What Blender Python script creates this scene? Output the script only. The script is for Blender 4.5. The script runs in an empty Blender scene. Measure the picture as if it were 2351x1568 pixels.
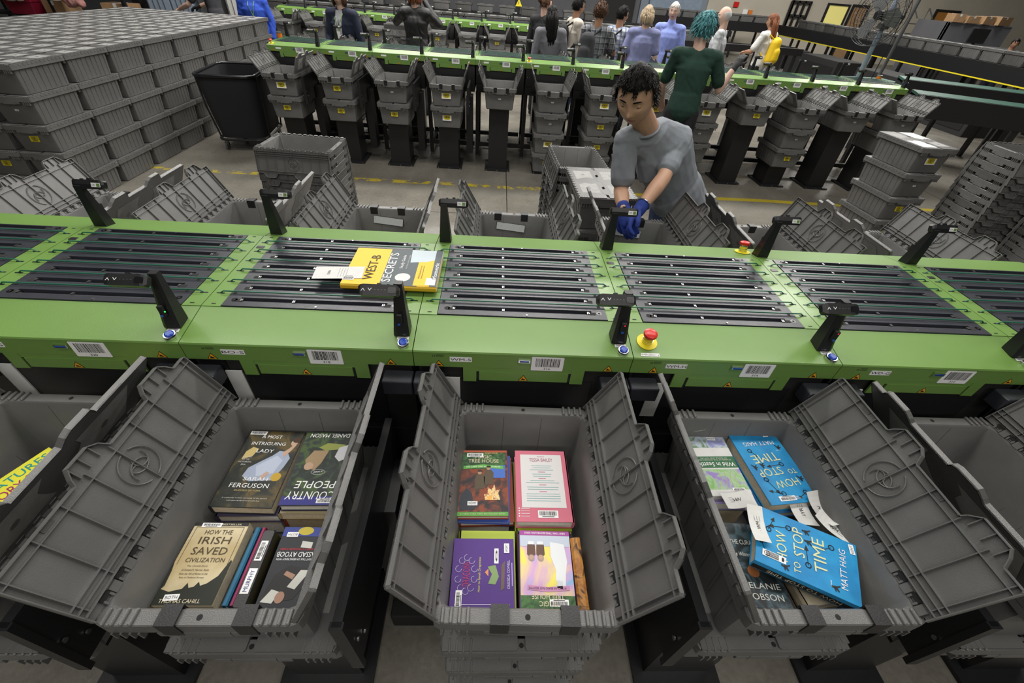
import bpy, bmesh, math, random
from mathutils import Matrix, Vector, noise
random.seed(7)
S = bpy.context.scene
COL = S.collection
PI = math.pi
def rad(a): return math.radians(a)
V = Vector
# ------------------------------------------------------------------ camera, light, exposure
cam = bpy.data.cameras.new('camera'); camo = bpy.data.objects.new('camera', cam); COL.objects.link(camo)
cam.sensor_width = 36; cam.lens = 15.065; cam.clip_start = .02; cam.clip_end = 200
RR = ((0.9980, -0.0190, 0.0620), (0.035, -0.650, -0.759), (0.055, 0.760, -0.648))
_r = V(RR[0]).normalized(); _f = V(RR[2]); _f = (_f - _r * _f.dot(_r)).normalized(); _u = _r.cross(_f)
m = Matrix((( _r.x, _u.x, -_f.x, 0.208), (_r.y, _u.y, -_f.y, -1.019), (_r.z, _u.z, -_f.z, 1.954), (0, 0, 0, 1)))
camo.matrix_world = m
S.camera = camo
w = bpy.data.worlds.new('world'); S.world = w; w.use_nodes = True
w.node_tree.nodes['Background'].inputs[0].default_value = (.80, .88, 1, 1)
w.node_tree.nodes['Background'].inputs[1].default_value = .16
S.view_settings.view_transform = 'Standard'; S.view_settings.look = 'None'
S.view_settings.exposure = 0.3; S.view_settings.gamma = 1; S.view_settings.use_curve_mapping = False
def area(x, y, z, sx, sy, e, col=(1, .97, .92)):
    l = bpy.data.lights.new('ceiling_or_fill_lamp', 'AREA'); l.shape = 'RECTANGLE'; l.size = sx; l.size_y = sy; l.energy = e; l.color = col
    o = bpy.data.objects.new('ceiling_or_fill_lamp', l); o.location = (x, y, z); COL.objects.link(o); return o
for (x, y, e) in ((-3.2, 2.0, 95), (.6, 2.0, 120), (4.4, 2.0, 95), (-3.2, 7.7, 300), (1.5, 7.7, 330), (6.5, 7.7, 300), (-2, 13, 330), (5, 13, 360), (12, 14, 420)):
    area(x, y, 6.2, 3.4, 1.2, e)
for (x, y, e) in ((-1.5, -2.2, 42), (2.5, -2.2, 42), (-2.5, -6.0, 80), (1.0, -6.0, 95), (4.5, -6.0, 80)):  # fill rows added behind the camera to brighten surfaces facing it
    area(x, y, 6.2, 3.4, 1.2, e)

# ------------------------------------------------------------------ materials
def mat(name, col, rough=.5, metal=0, noise_amt=0, nscale=8, bump=0, bscale=200, emit=None, spec=.5, trans=0, coat=0):
    m = bpy.data.materials.new(name); m.use_nodes = True
    nt = m.node_tree; b = nt.nodes['Principled BSDF']
    b.inputs['Base Color'].default_value = (*col, 1); b.inputs['Roughness'].default_value = rough
    b.inputs['Metallic'].default_value = metal; b.inputs['Specular IOR Level'].default_value = spec
    if coat: b.inputs['Coat Weight'].default_value = coat; b.inputs['Coat Roughness'].default_value = .08
    if trans: b.inputs['Transmission Weight'].default_value = trans
    if emit: b.inputs['Emission Color'].default_value = (*col, 1); b.inputs['Emission Strength'].default_value = emit
    if noise_amt or bump:
        tc = nt.nodes.new('ShaderNodeTexCoord')
    if noise_amt:
        n = nt.nodes.new('ShaderNodeTexNoise'); n.inputs['Scale'].default_value = nscale; n.inputs['Detail'].default_value = 6
        nt.links.new(tc.outputs['Object'], n.inputs['Vector'])
        r = nt.nodes.new('ShaderNodeValToRGB'); a = 1 - noise_amt; c = 1 + noise_amt
        r.color_ramp.elements[0].position = .3; r.color_ramp.elements[1].position = .7
        r.color_ramp.elements[0].color = (*[min(1, k * a) for k in col], 1); r.color_ramp.elements[1].color = (*[min(1, k * c) for k in col], 1)
        nt.links.new(n.outputs[0], r.inputs[0]); nt.links.new(r.outputs[0], b.inputs['Base Color'])
    if bump:
        n = nt.nodes.new('ShaderNodeTexNoise'); n.inputs['Scale'].default_value = bscale
        nt.links.new(tc.outputs['Object'], n.inputs['Vector'])
        bp = nt.nodes.new('ShaderNodeBump'); bp.inputs['Strength'].default_value = bump; bp.inputs['Distance'].default_value = .002
        nt.links.new(n.outputs[0], bp.inputs['Height']); nt.links.new(bp.outputs[0], b.inputs['Normal'])
    return m
M = {}
def mk(k, *a, **kw): M[k] = mat(k, *a, **kw)
mk('tote', (.130, .129, .125), .33, noise_amt=.12, nscale=9, bump=.25, bscale=500)
mk('tote2', (.088, .086, .082), .42, noise_amt=.10, nscale=9, bump=.25, bscale=500)
mk('lidpatch', (.30, .30, .29), .55, noise_amt=.10, nscale=30, bump=.4, bscale=900)
mk('hole', (.008, .008, .008), .8)
mk('green', (.142, .265, .058), .36, noise_amt=.05, nscale=5, bump=.12, bscale=700, coat=.1)
mk('black', (.012, .012, .013), .38, bump=.1, bscale=300)
mk('blackgloss', (.01, .01, .012), .2)
mk('blackmatte', (.012, .012, .012), .75)
mk('slate', (.036, .038, .048), .33, noise_amt=.1, nscale=20, bump=.15, bscale=500)
mk('cord', (.02, .13, .075), .35)
mk('belt', (.02, .085, .06), .45, noise_amt=.1)
mk('steel', (.5, .5, .5), .3, 1)
mk('chrome', (.75, .75, .77), .12, 1)
mk('greymetal', (.16, .165, .17), .4, .6)
mk('white', (.85, .85, .85), .5)
mk('paper', (.62, .62, .60), .7, noise_amt=.04, nscale=40)
mk('ink', (.01, .01, .01), .6)
mk('yellow', (.80, .66, .02), .5)
mk('warn', (.8, .36, .01), .5)
mk('blue', (.01, .06, .42), .25)
mk('usb', (.02, .12, .5), .3)
mk('red', (.62, .02, .015), .3)
mk('orange', (.7, .2, .02), .5)
mk('ledred', (1, .02, .02), .3, emit=3); mk('ledgreen', (.05, 1, .1), .3, emit=2)
mk('reflector', (.62, .63, .66), .25, .3, noise_amt=.15, nscale=300)
mk('cardboard', (.33, .2, .10), .8, noise_amt=.1, nscale=10)
mk('wall', (.50, .46, .38), .8, noise_amt=.04, nscale=2)
mk('greywall', (.10, .10, .11), .7, noise_amt=.1, nscale=2)
mk('darkwall', (.05, .05, .055), .7, noise_amt=.2, nscale=1)
mk('ceil', (.10, .10, .11), .9)
mk('orangewood', (.45, .2, .04), .5, noise_amt=.1, nscale=6)
mk('litroom', (.75, .68, .22), .6, emit=.25)
mk('bluegrey', (.24, .30, .38), .45, noise_amt=.08)
mk('pages', (.55, .47, .34), .8, noise_amt=.12, nscale=120)
mk('pageswhite', (.7, .68, .62), .8, noise_amt=.08, nscale=120)
def cm(r, g, b, rough=.32):
    k = 'print_%02x%02x%02x_%d' % (int(r * 255), int(g * 255), int(b * 255), int(rough * 100))
    if k not in M: M[k] = mat(k, (r, g, b), .45, spec=.3)
    return k
def sat(name, c1, c2, scale, rough=.3, dist=0, third=None):
    """printed artwork: procedural blotches of colour"""
    m = bpy.data.materials.new(name); m.use_nodes = True; nt = m.node_tree; b = nt.nodes['Principled BSDF']; b.inputs['Roughness'].default_value = .42; b.inputs['Specular IOR Level'].default_value = .3
    tc = nt.nodes.new('ShaderNodeTexCoord'); n = nt.nodes.new('ShaderNodeTexNoise'); n.inputs['Scale'].default_value = scale; n.inputs['Detail'].default_value = 4; n.inputs['Distortion'].default_value = dist
    r = nt.nodes.new('ShaderNodeValToRGB'); r.color_ramp.elements[0].position = .4; r.color_ramp.elements[1].position = .62
    r.color_ramp.elements[0].color = (*c1, 1); r.color_ramp.elements[1].color = (*c2, 1)
    if third: e = r.color_ramp.elements.new(.52); e.color = (*third, 1)
    nt.links.new(tc.outputs['Object'], n.inputs['Vector']); nt.links.new(n.outputs[0], r.inputs[0]); nt.links.new(r.outputs[0], b.inputs['Base Color'])
    M[name] = m; return name
# concrete with worn yellow line and joints
def concrete():
    m = bpy.data.materials.new('concrete'); m.use_nodes = True; nt = m.node_tree; L = nt.links; N = nt.nodes
    b = N['Principled BSDF']; tc = N.new('ShaderNodeTexCoord'); sep = N.new('ShaderNodeSeparateXYZ'); L.new(tc.outputs['Object'], sep.inputs[0])
    def noise_(sc, det=6, rgh=.6):
        n = N.new('ShaderNodeTexNoise'); n.inputs['Scale'].default_value = sc; n.inputs['Detail'].default_value = det; n.inputs['Roughness'].default_value = rgh
        L.new(tc.outputs['Object'], n.inputs['Vector']); return n
    def ramp(src, p0, c0, p1, c1):
        r = N.new('ShaderNodeValToRGB'); r.color_ramp.elements[0].position = p0; r.color_ramp.elements[1].position = p1
        r.color_ramp.elements[0].color = (*c0, 1); r.color_ramp.elements[1].color = (*c1, 1); L.new(src, r.inputs[0]); return r
    def math_(op, a, b_=None):
        n = N.new('ShaderNodeMath'); n.operation = op
        for i, s in enumerate((a, b_)):
            if s is None: continue
            if isinstance(s, (int, float)): n.inputs[i].default_value = s
            else: L.new(s, n.inputs[i])
        return n.outputs[0]
    def mix(f, a, c):
        n = N.new('ShaderNodeMixRGB'); L.new(f, n.inputs[0]) if not isinstance(f, float) else None
        L.new(a, n.inputs[1])
        if isinstance(c, tuple): n.inputs[2].default_value = (*c, 1)
        else: L.new(c, n.inputs[2])
        return n.outputs[0]
    base = ramp(noise_(1.1).outputs[0], .3, (.125, .115, .096), .72, (.225, .21, .178)).outputs[0]
    fine = ramp(noise_(38, 4).outputs[0], .3, (.8, .8, .8), .7, (1.1, 1.1, 1.1)).outputs[0]
    mm = N.new('ShaderNodeMixRGB'); mm.blend_type = 'MULTIPLY'; mm.inputs[0].default_value = 1; L.new(base, mm.inputs[1]); L.new(fine, mm.inputs[2])
    stain = ramp(noise_(3.2, 8, .7).outputs[0], .62, (0, 0, 0), .72, (.5, .5, .5)).outputs[0]
    col = mix(stain, mm.outputs[0], (.06, .055, .05))
    # yellow line around y=4.16, wobbling and worn
    wob = math_('MULTIPLY', math_('SUBTRACT', noise_(.7, 1).outputs[0], .5), .10)
    yy = math_('ABSOLUTE', math_('SUBTRACT', math_('ADD', sep.outputs[1], wob), 4.16))
    inl = math_('LESS_THAN', yy, .045)
    worn = math_('GREATER_THAN', math_('ADD', noise_(7, 8, .75).outputs[0], math_('MULTIPLY', math_('GREATER_THAN', sep.outputs[0], 1.9), .2)), .50)
    col = mix(math_('MULTIPLY', inl, worn), col, (.42, .33, .03))
    for ax, off in ((1, 3.35), (0, .36), (0, -5.6), (0, 6.3)):
        d = math_('LESS_THAN', math_('ABSOLUTE', math_('SUBTRACT', sep.outputs[ax], off)), .006)
        col = mix(d, col, (.04, .035, .03))
    L.new(col, b.inputs['Base Color'])
    rg = ramp(noise_(2.5).outputs[0], .3, (.20,) * 3, .7, (.42,) * 3); L.new(rg.outputs[0], b.inputs['Roughness'])
    bp = N.new('ShaderNodeBump'); bp.inputs['Strength'].default_value = .25; bp.inputs['Distance'].default_value = .003; L.new(noise_(60, 5).outputs[0], bp.inputs['Height']); L.new(bp.outputs[0], b.inputs['Normal'])
    return m
M['concrete'] = concrete()

# ------------------------------------------------------------------ mesh builder
_tc = {}
def text_geo(s):
    if s in _tc: return _tc[s]
    c = bpy.data.curves.new('t', 'FONT'); c.body = s; c.size = 1; c.align_x = 'CENTER'; c.align_y = 'CENTER'; c.resolution_u = 2
    o = bpy.data.objects.new('t', c); COL.objects.link(o)
    dg = bpy.context.evaluated_depsgraph_get(); me = o.evaluated_get(dg).to_mesh()
    vs = [v.co.copy() for v in me.vertices]; fs = [tuple(p.vertices) for p in me.polygons]
    o.evaluated_get(dg).to_mesh_clear(); bpy.data.objects.remove(o); bpy.data.curves.remove(c)
    x0 = min(v.x for v in vs); x1 = max(v.x for v in vs); y0 = min(v.y for v in vs); y1 = max(v.y for v in vs)
    vs = [((v.x - (x0 + x1) / 2) / (x1 - x0), (v.y - (y0 + y1) / 2) / (y1 - y0)) for v in vs]
    _tc[s] = (vs, fs); return _tc[s]
class MB:
    def __init__(s): s.v = []; s.f = []; s.m = []; s.sl = []; s.T = Matrix()
    def mi(s, k):
        if k not in s.sl: s.sl.append(k)
        return s.sl.index(k)
    def add(s, vs, fs, k):
        n = len(s.v); i = s.mi(k)
        s.v += [s.T @ V(v) for v in vs]
        s.f += [tuple(n + a for a in f) for f in fs]; s.m += [i] * len(fs); return s
    def box(s, x0, x1, y0, y1, z0, z1, k):
        return s.add([(x0, y0, z0), (x1, y0, z0), (x1, y1, z0), (x0, y1, z0), (x0, y0, z1), (x1, y0, z1), (x1, y1, z1), (x0, y1, z1)],
                     [(3, 2, 1, 0), (4, 5, 6, 7), (0, 1, 5, 4), (1, 2, 6, 5), (2, 3, 7, 6), (3, 0, 4, 7)], k)
    def cbox(s, x0, x1, y0, y1, z0, z1, k, c=.003):
        """box with chamfered vertical and top edges"""
        def ring(i, z): return [(x0 + i + (c if q in (0, 5) else 0), 0, 0) for q in ()]
        def rg(ins, z):
            a, b, d, e = x0 + ins, x1 - ins, y0 + ins, y1 - ins
            return [(a + c, d, z), (b - c, d, z), (b, d + c, z), (b, e - c, z), (b - c, e, z), (a + c, e, z), (a, e - c, z), (a, d + c, z)]
        return s.loft([rg(0, z0), rg(0, z1 - c), rg(c * .7, z1)], k)
    def loft(s, rings, k, cap=True, close=True):
        n = len(rings[0]); vs = [p for r in rings for p in r]; fs = []
        for i in range(len(rings) - 1):
            for j in range(n if close else n - 1):
                a = i * n + j; b = i * n + (j + 1) % n
                fs.append((a, b, b + n, a + n))
        if cap: fs.append(tuple(range(n - 1, -1, -1))); fs.append(tuple((len(rings) - 1) * n + j for j in range(n)))
        return s.add(vs, fs, k)
    def prism(s, pts, z0, z1, k):
        return s.loft([[(x, y, z0) for x, y in pts], [(x, y, z1) for x, y in pts]], k)
    def cyl(s, c, r, h, k, n=16, r2=None, axis='z'):
        r2 = r if r2 is None else r2; R = []
        for t, q in ((0, r), (h, r2)):
            ring = []
            for i in range(n):
                a = 2 * PI * i / n; p = (q * math.cos(a), q * math.sin(a), t)
                if axis == 'x': p = (p[2], p[0], p[1])
                if axis == 'y': p = (p[1], p[2], p[0])
                ring.append((c[0] + p[0], c[1] + p[1], c[2] + p[2]))
            R.append(ring)
        return s.loft(R, k)
    def tube(s, pts, r, k, n=8, cap=True, closed=False):
        pts = [V(p) for p in pts]; R = []; N = len(pts)
        for i, p in enumerate(pts):
            if closed: d = pts[(i + 1) % N] - pts[i - 1]
            else: d = pts[min(i + 1, N - 1)] - pts[max(i - 1, 0)]
            d.normalize(); u = d.cross(V((0, 0, 1)))
            if u.length < .05: u = d.cross(V((0, 1, 0)))
            u.normalize(); v = u.cross(d); q = r[i] if isinstance(r, (list, tuple)) else r
            R.append([p + (u * math.cos(2 * PI * j / n) + v * math.sin(2 * PI * j / n)) * q for j in range(n)])
        if closed: R.append(R[0]); cap = False
        return s.loft(R, k, cap)
    def poly(s, pts, z, k): return s.add([(x, y, z) for x, y in pts], [tuple(range(len(pts)))], k)
    def rect(s, cx, cy, w, h, z, k): return s.poly([(cx - w / 2, cy - h / 2), (cx + w / 2, cy - h / 2), (cx + w / 2, cy + h / 2), (cx - w / 2, cy + h / 2)], z, k)
    def disc(s, cx, cy, r, z, k, n=20, ry=None):
        ry = ry or r
        return s.poly([(cx + r * math.cos(2 * PI * i / n), cy + ry * math.sin(2 * PI * i / n)) for i in range(n)], z, k)
    def text(s, t, cx, cy, w, h, z, k, rot=0, skew=0):
        vs, fs = text_geo(t); c, sn = math.cos(rot), math.sin(rot); out = []
        for x, y in vs:
            x, y = x * w + y * skew * h, y * h
            out.append((cx + x * c - y * sn, cy + x * sn + y * c, z))
        return s.add(out, fs, k)
    def mesh(s, name, smooth=False):
        me = bpy.data.meshes.new(name); me.from_pydata([tuple(v) for v in s.v], [], s.f)
        for k in s.sl: me.materials.append(M[k])
        me.polygons.foreach_set('material_index', s.m)
        if smooth: me.polygons.foreach_set('use_smooth', [True] * len(s.f))
        me.update()
        bm = bmesh.new(); bm.from_mesh(me); bmesh.ops.recalc_face_normals(bm, faces=[f for f in bm.faces if len(f.link_loops) and not all(e.is_boundary for e in f.edges)]) if s.recalc else None
        bm.to_mesh(me); bm.free()
        return me
    recalc = False
def autosmooth(me, ang=35):
    me.polygons.foreach_set('use_smooth', [True] * len(me.polygons))
    try: me.set_sharp_from_angle(angle=rad(ang))
    except Exception: pass
    return me
def link(name, data, parent=None, mtx=None, label=None, kind=None):
    o = bpy.data.objects.new(name, data); COL.objects.link(o)
    if parent: o.parent = parent
    if mtx is not None: o.matrix_local = mtx if isinstance(mtx, Matrix) else Matrix.Translation(mtx)
    if label: o['label'] = label
    if kind: o['kind'] = kind
    return o
def tag(o, label, cat, group=None, kind=None):
    o['label'] = label; o['category'] = cat
    if group: o['group'] = group
    if kind: o['kind'] = kind
    return o
def thing(name, label, cat, loc=(0, 0, 0), rz=0, group=None, mtx=None):
    o = bpy.data.objects.new(name, None); o.empty_display_size = .05; COL.objects.link(o)
    o.matrix_world = mtx if mtx is not None else Matrix.Translation(V(loc)) @ Matrix.Rotation(rz, 4, 'Z')
    return tag(o, label, cat, group)
def parts(root, lst):
    """lst: (name, mesh, matrix, [subparts], label)"""
    for p in lst:
        o = link(p[0], p[1], root, p[2] if len(p) > 2 else None)
        if len(p) > 4 and p[4]: o['label'] = p[4]
        if len(p) > 3 and p[3]:
            for q in p[3]:
                o2 = link(q[0], q[1], o, q[2] if len(q) > 2 else None)
                if len(q) > 4 and q[4]: o2['label'] = q[4]
TR = lambda x, y, z: Matrix.Translation((x, y, z))
RX = lambda a: Matrix.Rotation(rad(a), 4, 'X'); RY = lambda a: Matrix.Rotation(rad(a), 4, 'Y'); RZ = lambda a: Matrix.Rotation(rad(a), 4, 'Z')
def struct(name, mb): o = link(name, mb.mesh(name)); o['kind'] = 'structure'; return o
ORD = ['first', 'second', 'third', 'fourth', 'fifth', 'sixth', 'seventh', 'eighth', 'ninth', 'tenth', 'eleventh', 'twelfth', 'thirteenth', 'fourteenth', 'fifteenth', 'sixteenth', 'seventeenth', 'eighteenth', 'nineteenth', 'twentieth']

# ------------------------------------------------------------------ the hall
b = MB(); b.box(-14, 26, -9, 22, -.1, 0, 'concrete'); struct('floor', b)
b = MB(); b.box(-14, 26, -9, 22, 6.6, 6.7, 'ceil')
for x in range(-12, 26, 4): b.box(x, x + .2, -9, 22, 6.3, 6.6, 'ceil')
struct('ceiling', b)
b = MB(); b.box(-14, 5.9, 21, 21.2, 0, 6.6, 'darkwall'); b.box(-14.2, -14, -9, 22, 0, 6.6, 'darkwall'); struct('wall_left', b)
b = MB(); b.box(26, 26.2, -9, 22, 0, 6.6, 'wall'); struct('wall_right', b)
b = MB(); b.box(-14, 26, -9.2, -9, 0, 6.6, 'darkwall'); struct('wall_front', b)
# ------------------------------------------------------------------ tote kit (long side along Y, origin at the centre of its base)
HT = .236; TH = .232
def ring(hx, hy, z, r=.018, n=3):
    out = []
    for sx, sy, a0 in ((1, 1, 0), (-1, 1, 90), (-1, -1, 180), (1, -1, 270)):
        for i in range(n):
            a = rad(a0 + 90 * i / (n - 1)); out.append((sx * (hx - r) + r * math.cos(a), sy * (hy - r) + r * math.sin(a), z))
    return out
def tote_body(k='tote'):
    b = MB(); b.recalc = False
    b.loft([ring(.150, .232, .0105), ring(.156, .238, .016), ring(.172, .250, .190), ring(.172, .250, .196), ring(.186, .276, .197), ring(.190, .280, .200), ring(.190, .280, .2335),
            ring(.187, .278, HT), ring(.178, .252, HT), ring(.175, .248, .230), ring(.150, .232, .022), ring(.145, .228, .019)], k, cap=True)
    for s in (-1, 1):
        for i in range(8):                                   # ribs on the long walls
            y = -.205 + i * .0586
            b.add([(s * .155, y - .0018, .02), (s * .155, y + .0018, .02), (s * .1715, y - .0018, .19), (s * .1715, y + .0018, .19),
                   (s * .158, y - .0018, .02), (s * .158, y + .0018, .02), (s * .1765, y - .0018, .19), (s * .1765, y + .0018, .19)],
                  [(0, 1, 3, 2), (4, 6, 7, 5), (0, 4, 5, 1), (0, 2, 6, 4), (1, 5, 7, 3), (2, 3, 7, 6)], k)
        for y in (-.09, .07):                                # moulded lines on the end walls (inside)
            pass
        for i in range(7):                                   # inner seams on long walls
            y = -.17 + i * .057
            b.add([(s * .1742, y - .0008, .22), (s * .1742, y + .0008, .22), (s * .1500, y + .0008, .024), (s * .1500, y - .0008, .024)], [(0, 1, 2, 3)], 'tote2')
        for x in (-.055, .055):
            b.add([(x - .0008, s * .2472, .224), (x + .0008, s * .2472, .224), (x + .0008, s * .2315, .024), (x - .0008, s * .2315, .024)], [(0, 1, 2, 3)], 'tote2')
        y0, y1 = sorted((s * .2525, s * .2795))
        for sx in (-1, 1):                                   # castellations by the corners
            for i in range(4):
                x = sx * (.118 + i * .0165); b.cbox(x - .0035, x + .0035, y0 - .001, y1 + .002, .230, .2425, k, .002)
                b.box(x - .002, x + .002, min(s * .27, s * .283), max(s * .27, s * .283), .176, .2, k)
        b.box(-.05, .05, *sorted((s * .262, s * .2815)), .178, .2, k)   # grip under the end ledge
        b.box(-.085, -.052, *sorted((s * .262, s * .2815)), .183, .2, k); b.box(.052, .085, *sorted((s * .262, s * .2815)), .183, .2, k)
        b.disc(0, s * .2655, .0055, HT + .0006, 'hole', 14)
        for i in range(12):                                  # hinge eyes along the long rims
            y = -.235 + i * .0427
            b.box(*sorted((s * .179, s * .1925)), y - .010, y + .010, .222, .2385, k)
    return autosmooth(b.mesh('tote_body'), 30)
def lid_flap(k='tote', top_only=False):
    b = MB()
    us = .175; ul = .206
    Y = lambda t: .277 - .554 * t
    L1 = [(.08, us), (.10, us + .018), (.125, ul), (.235, ul), (.262, us + .012), (.27, us)]
    L2 = [(.49, us), (.51, us + .02), (.54, ul), (.635, ul), (.66, us + .012), (.67, us)]
    out = [(0, .0), (0, us - .004), (.008, us)] + L1 + L2 + [(.992, us), (1, us - .004), (1, 0)]
    pts = [(u, Y(t)) for t, u in out]; pts = pts[::-1]
    b.prism(pts, -.0015, .0018, k)
    ed = [(u, Y(t)) for t, u in out]                        # down-turned skirt along the free edges
    for (x0, y0), (x1, y1) in zip(ed, ed[1:]):
        d = V((x1 - x0, y1 - y0, 0)); l = d.length; d.normalize(); n = V((-d.y, d.x, 0)) * .0022
        p = V((x0, y0, 0)); q = V((x1, y1, 0)); z0, z1 = -.011, .0018
        b.loft([[p + V((0, 0, z0)), p + n * -1 + V((0, 0, z0)), p + n * -1 + V((0, 0, z1)), p + V((0, 0, z1))], [q + V((0, 0, z0)), q + n * -1 + V((0, 0, z0)), q + n * -1 + V((0, 0, z1)), q + V((0, 0, z1))]], k)
    if not top_only:
        for u, h in ((.020, .012), (.034, .011), (.048, .010), (.157, .008)):
            b.box(u - .0011, u + .0011, Y(1) + .002, Y(0) - .002, -h, -.0013, k)
        for i in range(9):
            y = -.262 + i * .0655
            b.box(.016, us - .001, y - .0011, y + .0011, -.0075, -.0013, k)
        for ta, tb in ((.125, .235), (.54, .635)):
            for t in (ta, (ta + tb) / 2, tb): b.box(us - .002, ul - .002, Y(t) - .0011, Y(t) + .0011, -.0075, -.0013, k)
        for t in (.36, .80): b.box(.161, .171, Y(t) - .012, Y(t) + .012, -.003, -.0013, 'tote2')
        cx, cy, R_ = .100, .0, .042
        def arc(c, r, a0, a1, n=18, zz=-.0045): return [(c[0] + r * math.cos(rad(a0 + (a1 - a0) * i / n)), c[1] + r * math.sin(rad(a0 + (a1 - a0) * i / n)), zz) for i in range(n + 1)]
        b.tube(arc((cx, cy), R_, 20, 175), .0016, k, 5); b.tube(arc((cx, cy), R_, 200, 355), .0016, k, 5)
        b.tube(arc((cx + .012, cy + .002),   .026, 75, 255), .0015, k, 5); b.tube(arc((cx - .012, cy - .002), .026, 255, 435), .0015, k, 5)
        b.tube(arc((cx + .010, cy + .012), .017, 120, 300, 12), .0013, k, 5); b.tube(arc((cx - .010, cy - .012), .017, 300, 480, 12), .0013, k, 5)
    for i in range(12):                                      # knuckles and dark gaps of the hinge
        y = -.235 + i * .0427
        b.box(-.006, .012, y + .012, y + .030, -.006, .003, k)
        b.box(.004, .014, y - .010, y + .010, -.005, -.0012, 'hole')
        b.box(-.004, .006, y - .010, y - .006, -.006, .002, k); b.box(-.004, .006, y + .006, y + .010, -.006, .002, k)
    b.poly([(.03, -.2), (.03, -.06), (.075, -.03), (.12, -.045), (.150, -.03), (.150, -.2)], .0024, 'lidpatch')   # roughened pads on the upper side, sheen painted in as lighter grey
    b.poly([(.03, .03), (.03, .2), (.150, .2), (.150, .06), (.11, .075), (.07, .055)], .0024, 'lidpatch')
    b.disc(.09, .13, .011, .0028, k, 14); b.disc(.09, -.12, .011, .0028, k, 14)
    return b.mesh('lid_flap')
def tag_mesh(col, wht, n=12, seed=1):
    """end-wall barcode sticker in the XZ plane facing -Y"""
    r = random.Random(seed); b = MB(); b.T = Matrix.Rotation(rad(90), 4, 'X')
    if wht: b.rect(0, 0, .105, .066, .0002, 'white')
    b.rect(0, 0, .078, .046, .0006, col)
    x = -.03
    while x < .03:
        ww = r.choice((.0012, .002, .0032)); b.rect(x + ww / 2, .004, ww, .028, .001, 'ink'); x += ww + r.choice((.0012, .002, .003))
    b.rect(0, -.016, .04, .005, .001, 'ink')
    return b.mesh('barcode_sticker')
TB = tote_body(); TF = lid_flap(); TB2 = tote_body('tote2'); TF2 = lid_flap('tote2')
TAGY = tag_mesh('yellow', False); TAGW = tag_mesh('yellow', True, seed=3)
b = MB(); b.T = Matrix.Rotation(rad(90), 4, 'X'); b.rect(0, 0, .032, .014, .0003, 'white'); b.rect(0, 0, .022, .004, .0006, 'ink'); TAGS = b.mesh('small_sticker')
def clip_mesh():
    b = MB(); b.loft([[(-.0185, -.034, .19), (.0185, -.034, .19), (.0185, -.031, .19), (-.0185, -.031, .19)], [(-.0185, -.034, .243), (.0185, -.034, .243), (.0185, -.031, .2405), (-.0185, -.031, .2405)],
            [(-.0185, -.0, .243), (.0185, -.0, .243), (.0185, 0, .2405), (-.0185, 0, .2405)], [(-.0185, .001, .243), (.0185, .001, .243), (.0185, -.001, .2405), (-.0185, -.001, .2405)]], 'black')
    b.box(-.0185, .0185, -.001, .003, .205, .243, 'black'); return b.mesh('rim_clip')
CLIP = clip_mesh()
def flapM(side, phi):
    """side -1 left hinge, +1 right; phi = opening angle"""
    m_ = TR(side * .184, 0, .2395 + (.0006 if side > 0 else 0))
    if side > 0: m_ = m_ @ RZ(180)
    return m_ @ RY(-phi)
def tote(label, loc, rz=0, phi=None, tagm=None, cat='tote', group=None, clips=False, dark=False, tagx=0, lid=True, plate=False, mtx=None):
    """phi None = lid closed; (left,right) = opening angles"""
    t = thing('storage_tote', label, cat, loc, rz, group, mtx)
    B, F = (TB2, TF2) if dark else (TB, TF)
    L = [('tote_shell', B)]
    if lid:
        pl, pr_ = phi if phi else (0, 0)
        L += [('lid_flap', F, flapM(-1, pl)), ('lid_flap', F, flapM(1, pr_))]
    if tagm: L.append((('barcode_sticker' if tagm is not TAGS else 'small_sticker'), tagm, TR(tagx, -.2492, .125) @ RX(-6.0) if True else None))
    if clips:
        y = -.248 if clips == 'near' else .248
        for x in ((-.055, .085) if clips == 'near' else (-.085, .055)):
            L.append(('rim_clip', CLIP, TR(x, y, 0) if clips == 'near' else TR(x, y, 0) @ RZ(180)))
    parts(t, L)
    return t

# ------------------------------------------------------------------ sorter module kit (origin: floor, left seam, y=0 at the near edge of the flat top)
MP = .62; DZ = 1.18; DD = .432
def barcode_label(num, seed):
    r = random.Random(seed); b = MB(); b.T = Matrix.Rotation(rad(90), 4, 'X')
    b.prism([(-.044, -.026), (.044, -.026), (.046, -.024), (.046, .024), (.044, .026), (-.044, .026), (-.046, .024), (-.046, -.024)], 0, .0008, 'white')
    x = -.034
    while x < .033:
        ww = r.choice((.0009, .0014, .0024)); b.rect(x + ww / 2, .005, ww, .032, .0011, 'ink'); x += ww + r.choice((.0009, .0014, .002))
    if num: b.text(num, 0, -.0185, .019, .0075, .0012, 'ink')
    return b.mesh('barcode_label')
def name_label(t):
    b = MB(); b.T = Matrix.Rotation(rad(90), 4, 'X'); b.box(-.031, .031, -.0085, .0085, 0, .0008, 'white')
    if t: b.text(t, 0, 0, .058 if len(t) > 3 else .03, .0095, .0012, 'ink')
    return b.mesh('name_label')
def warn_mesh():
    b = MB(); b.T = Matrix.Rotation(rad(90), 4, 'X')
    b.poly([(-.0145, -.009), (.0145, -.009), (0, .0145)], .0004, 'ink'); b.poly([(-.0118, -.0075), (.0118, -.0075), (0, .0115)], .0008, 'warn')
    b.poly([(-.006, -.005), (.007, -.005), (.005, -.002), (-.001, .001), (-.002, .004), (-.004, .0005)], .0011, 'ink')
    return b.mesh('warning_sticker')
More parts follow.
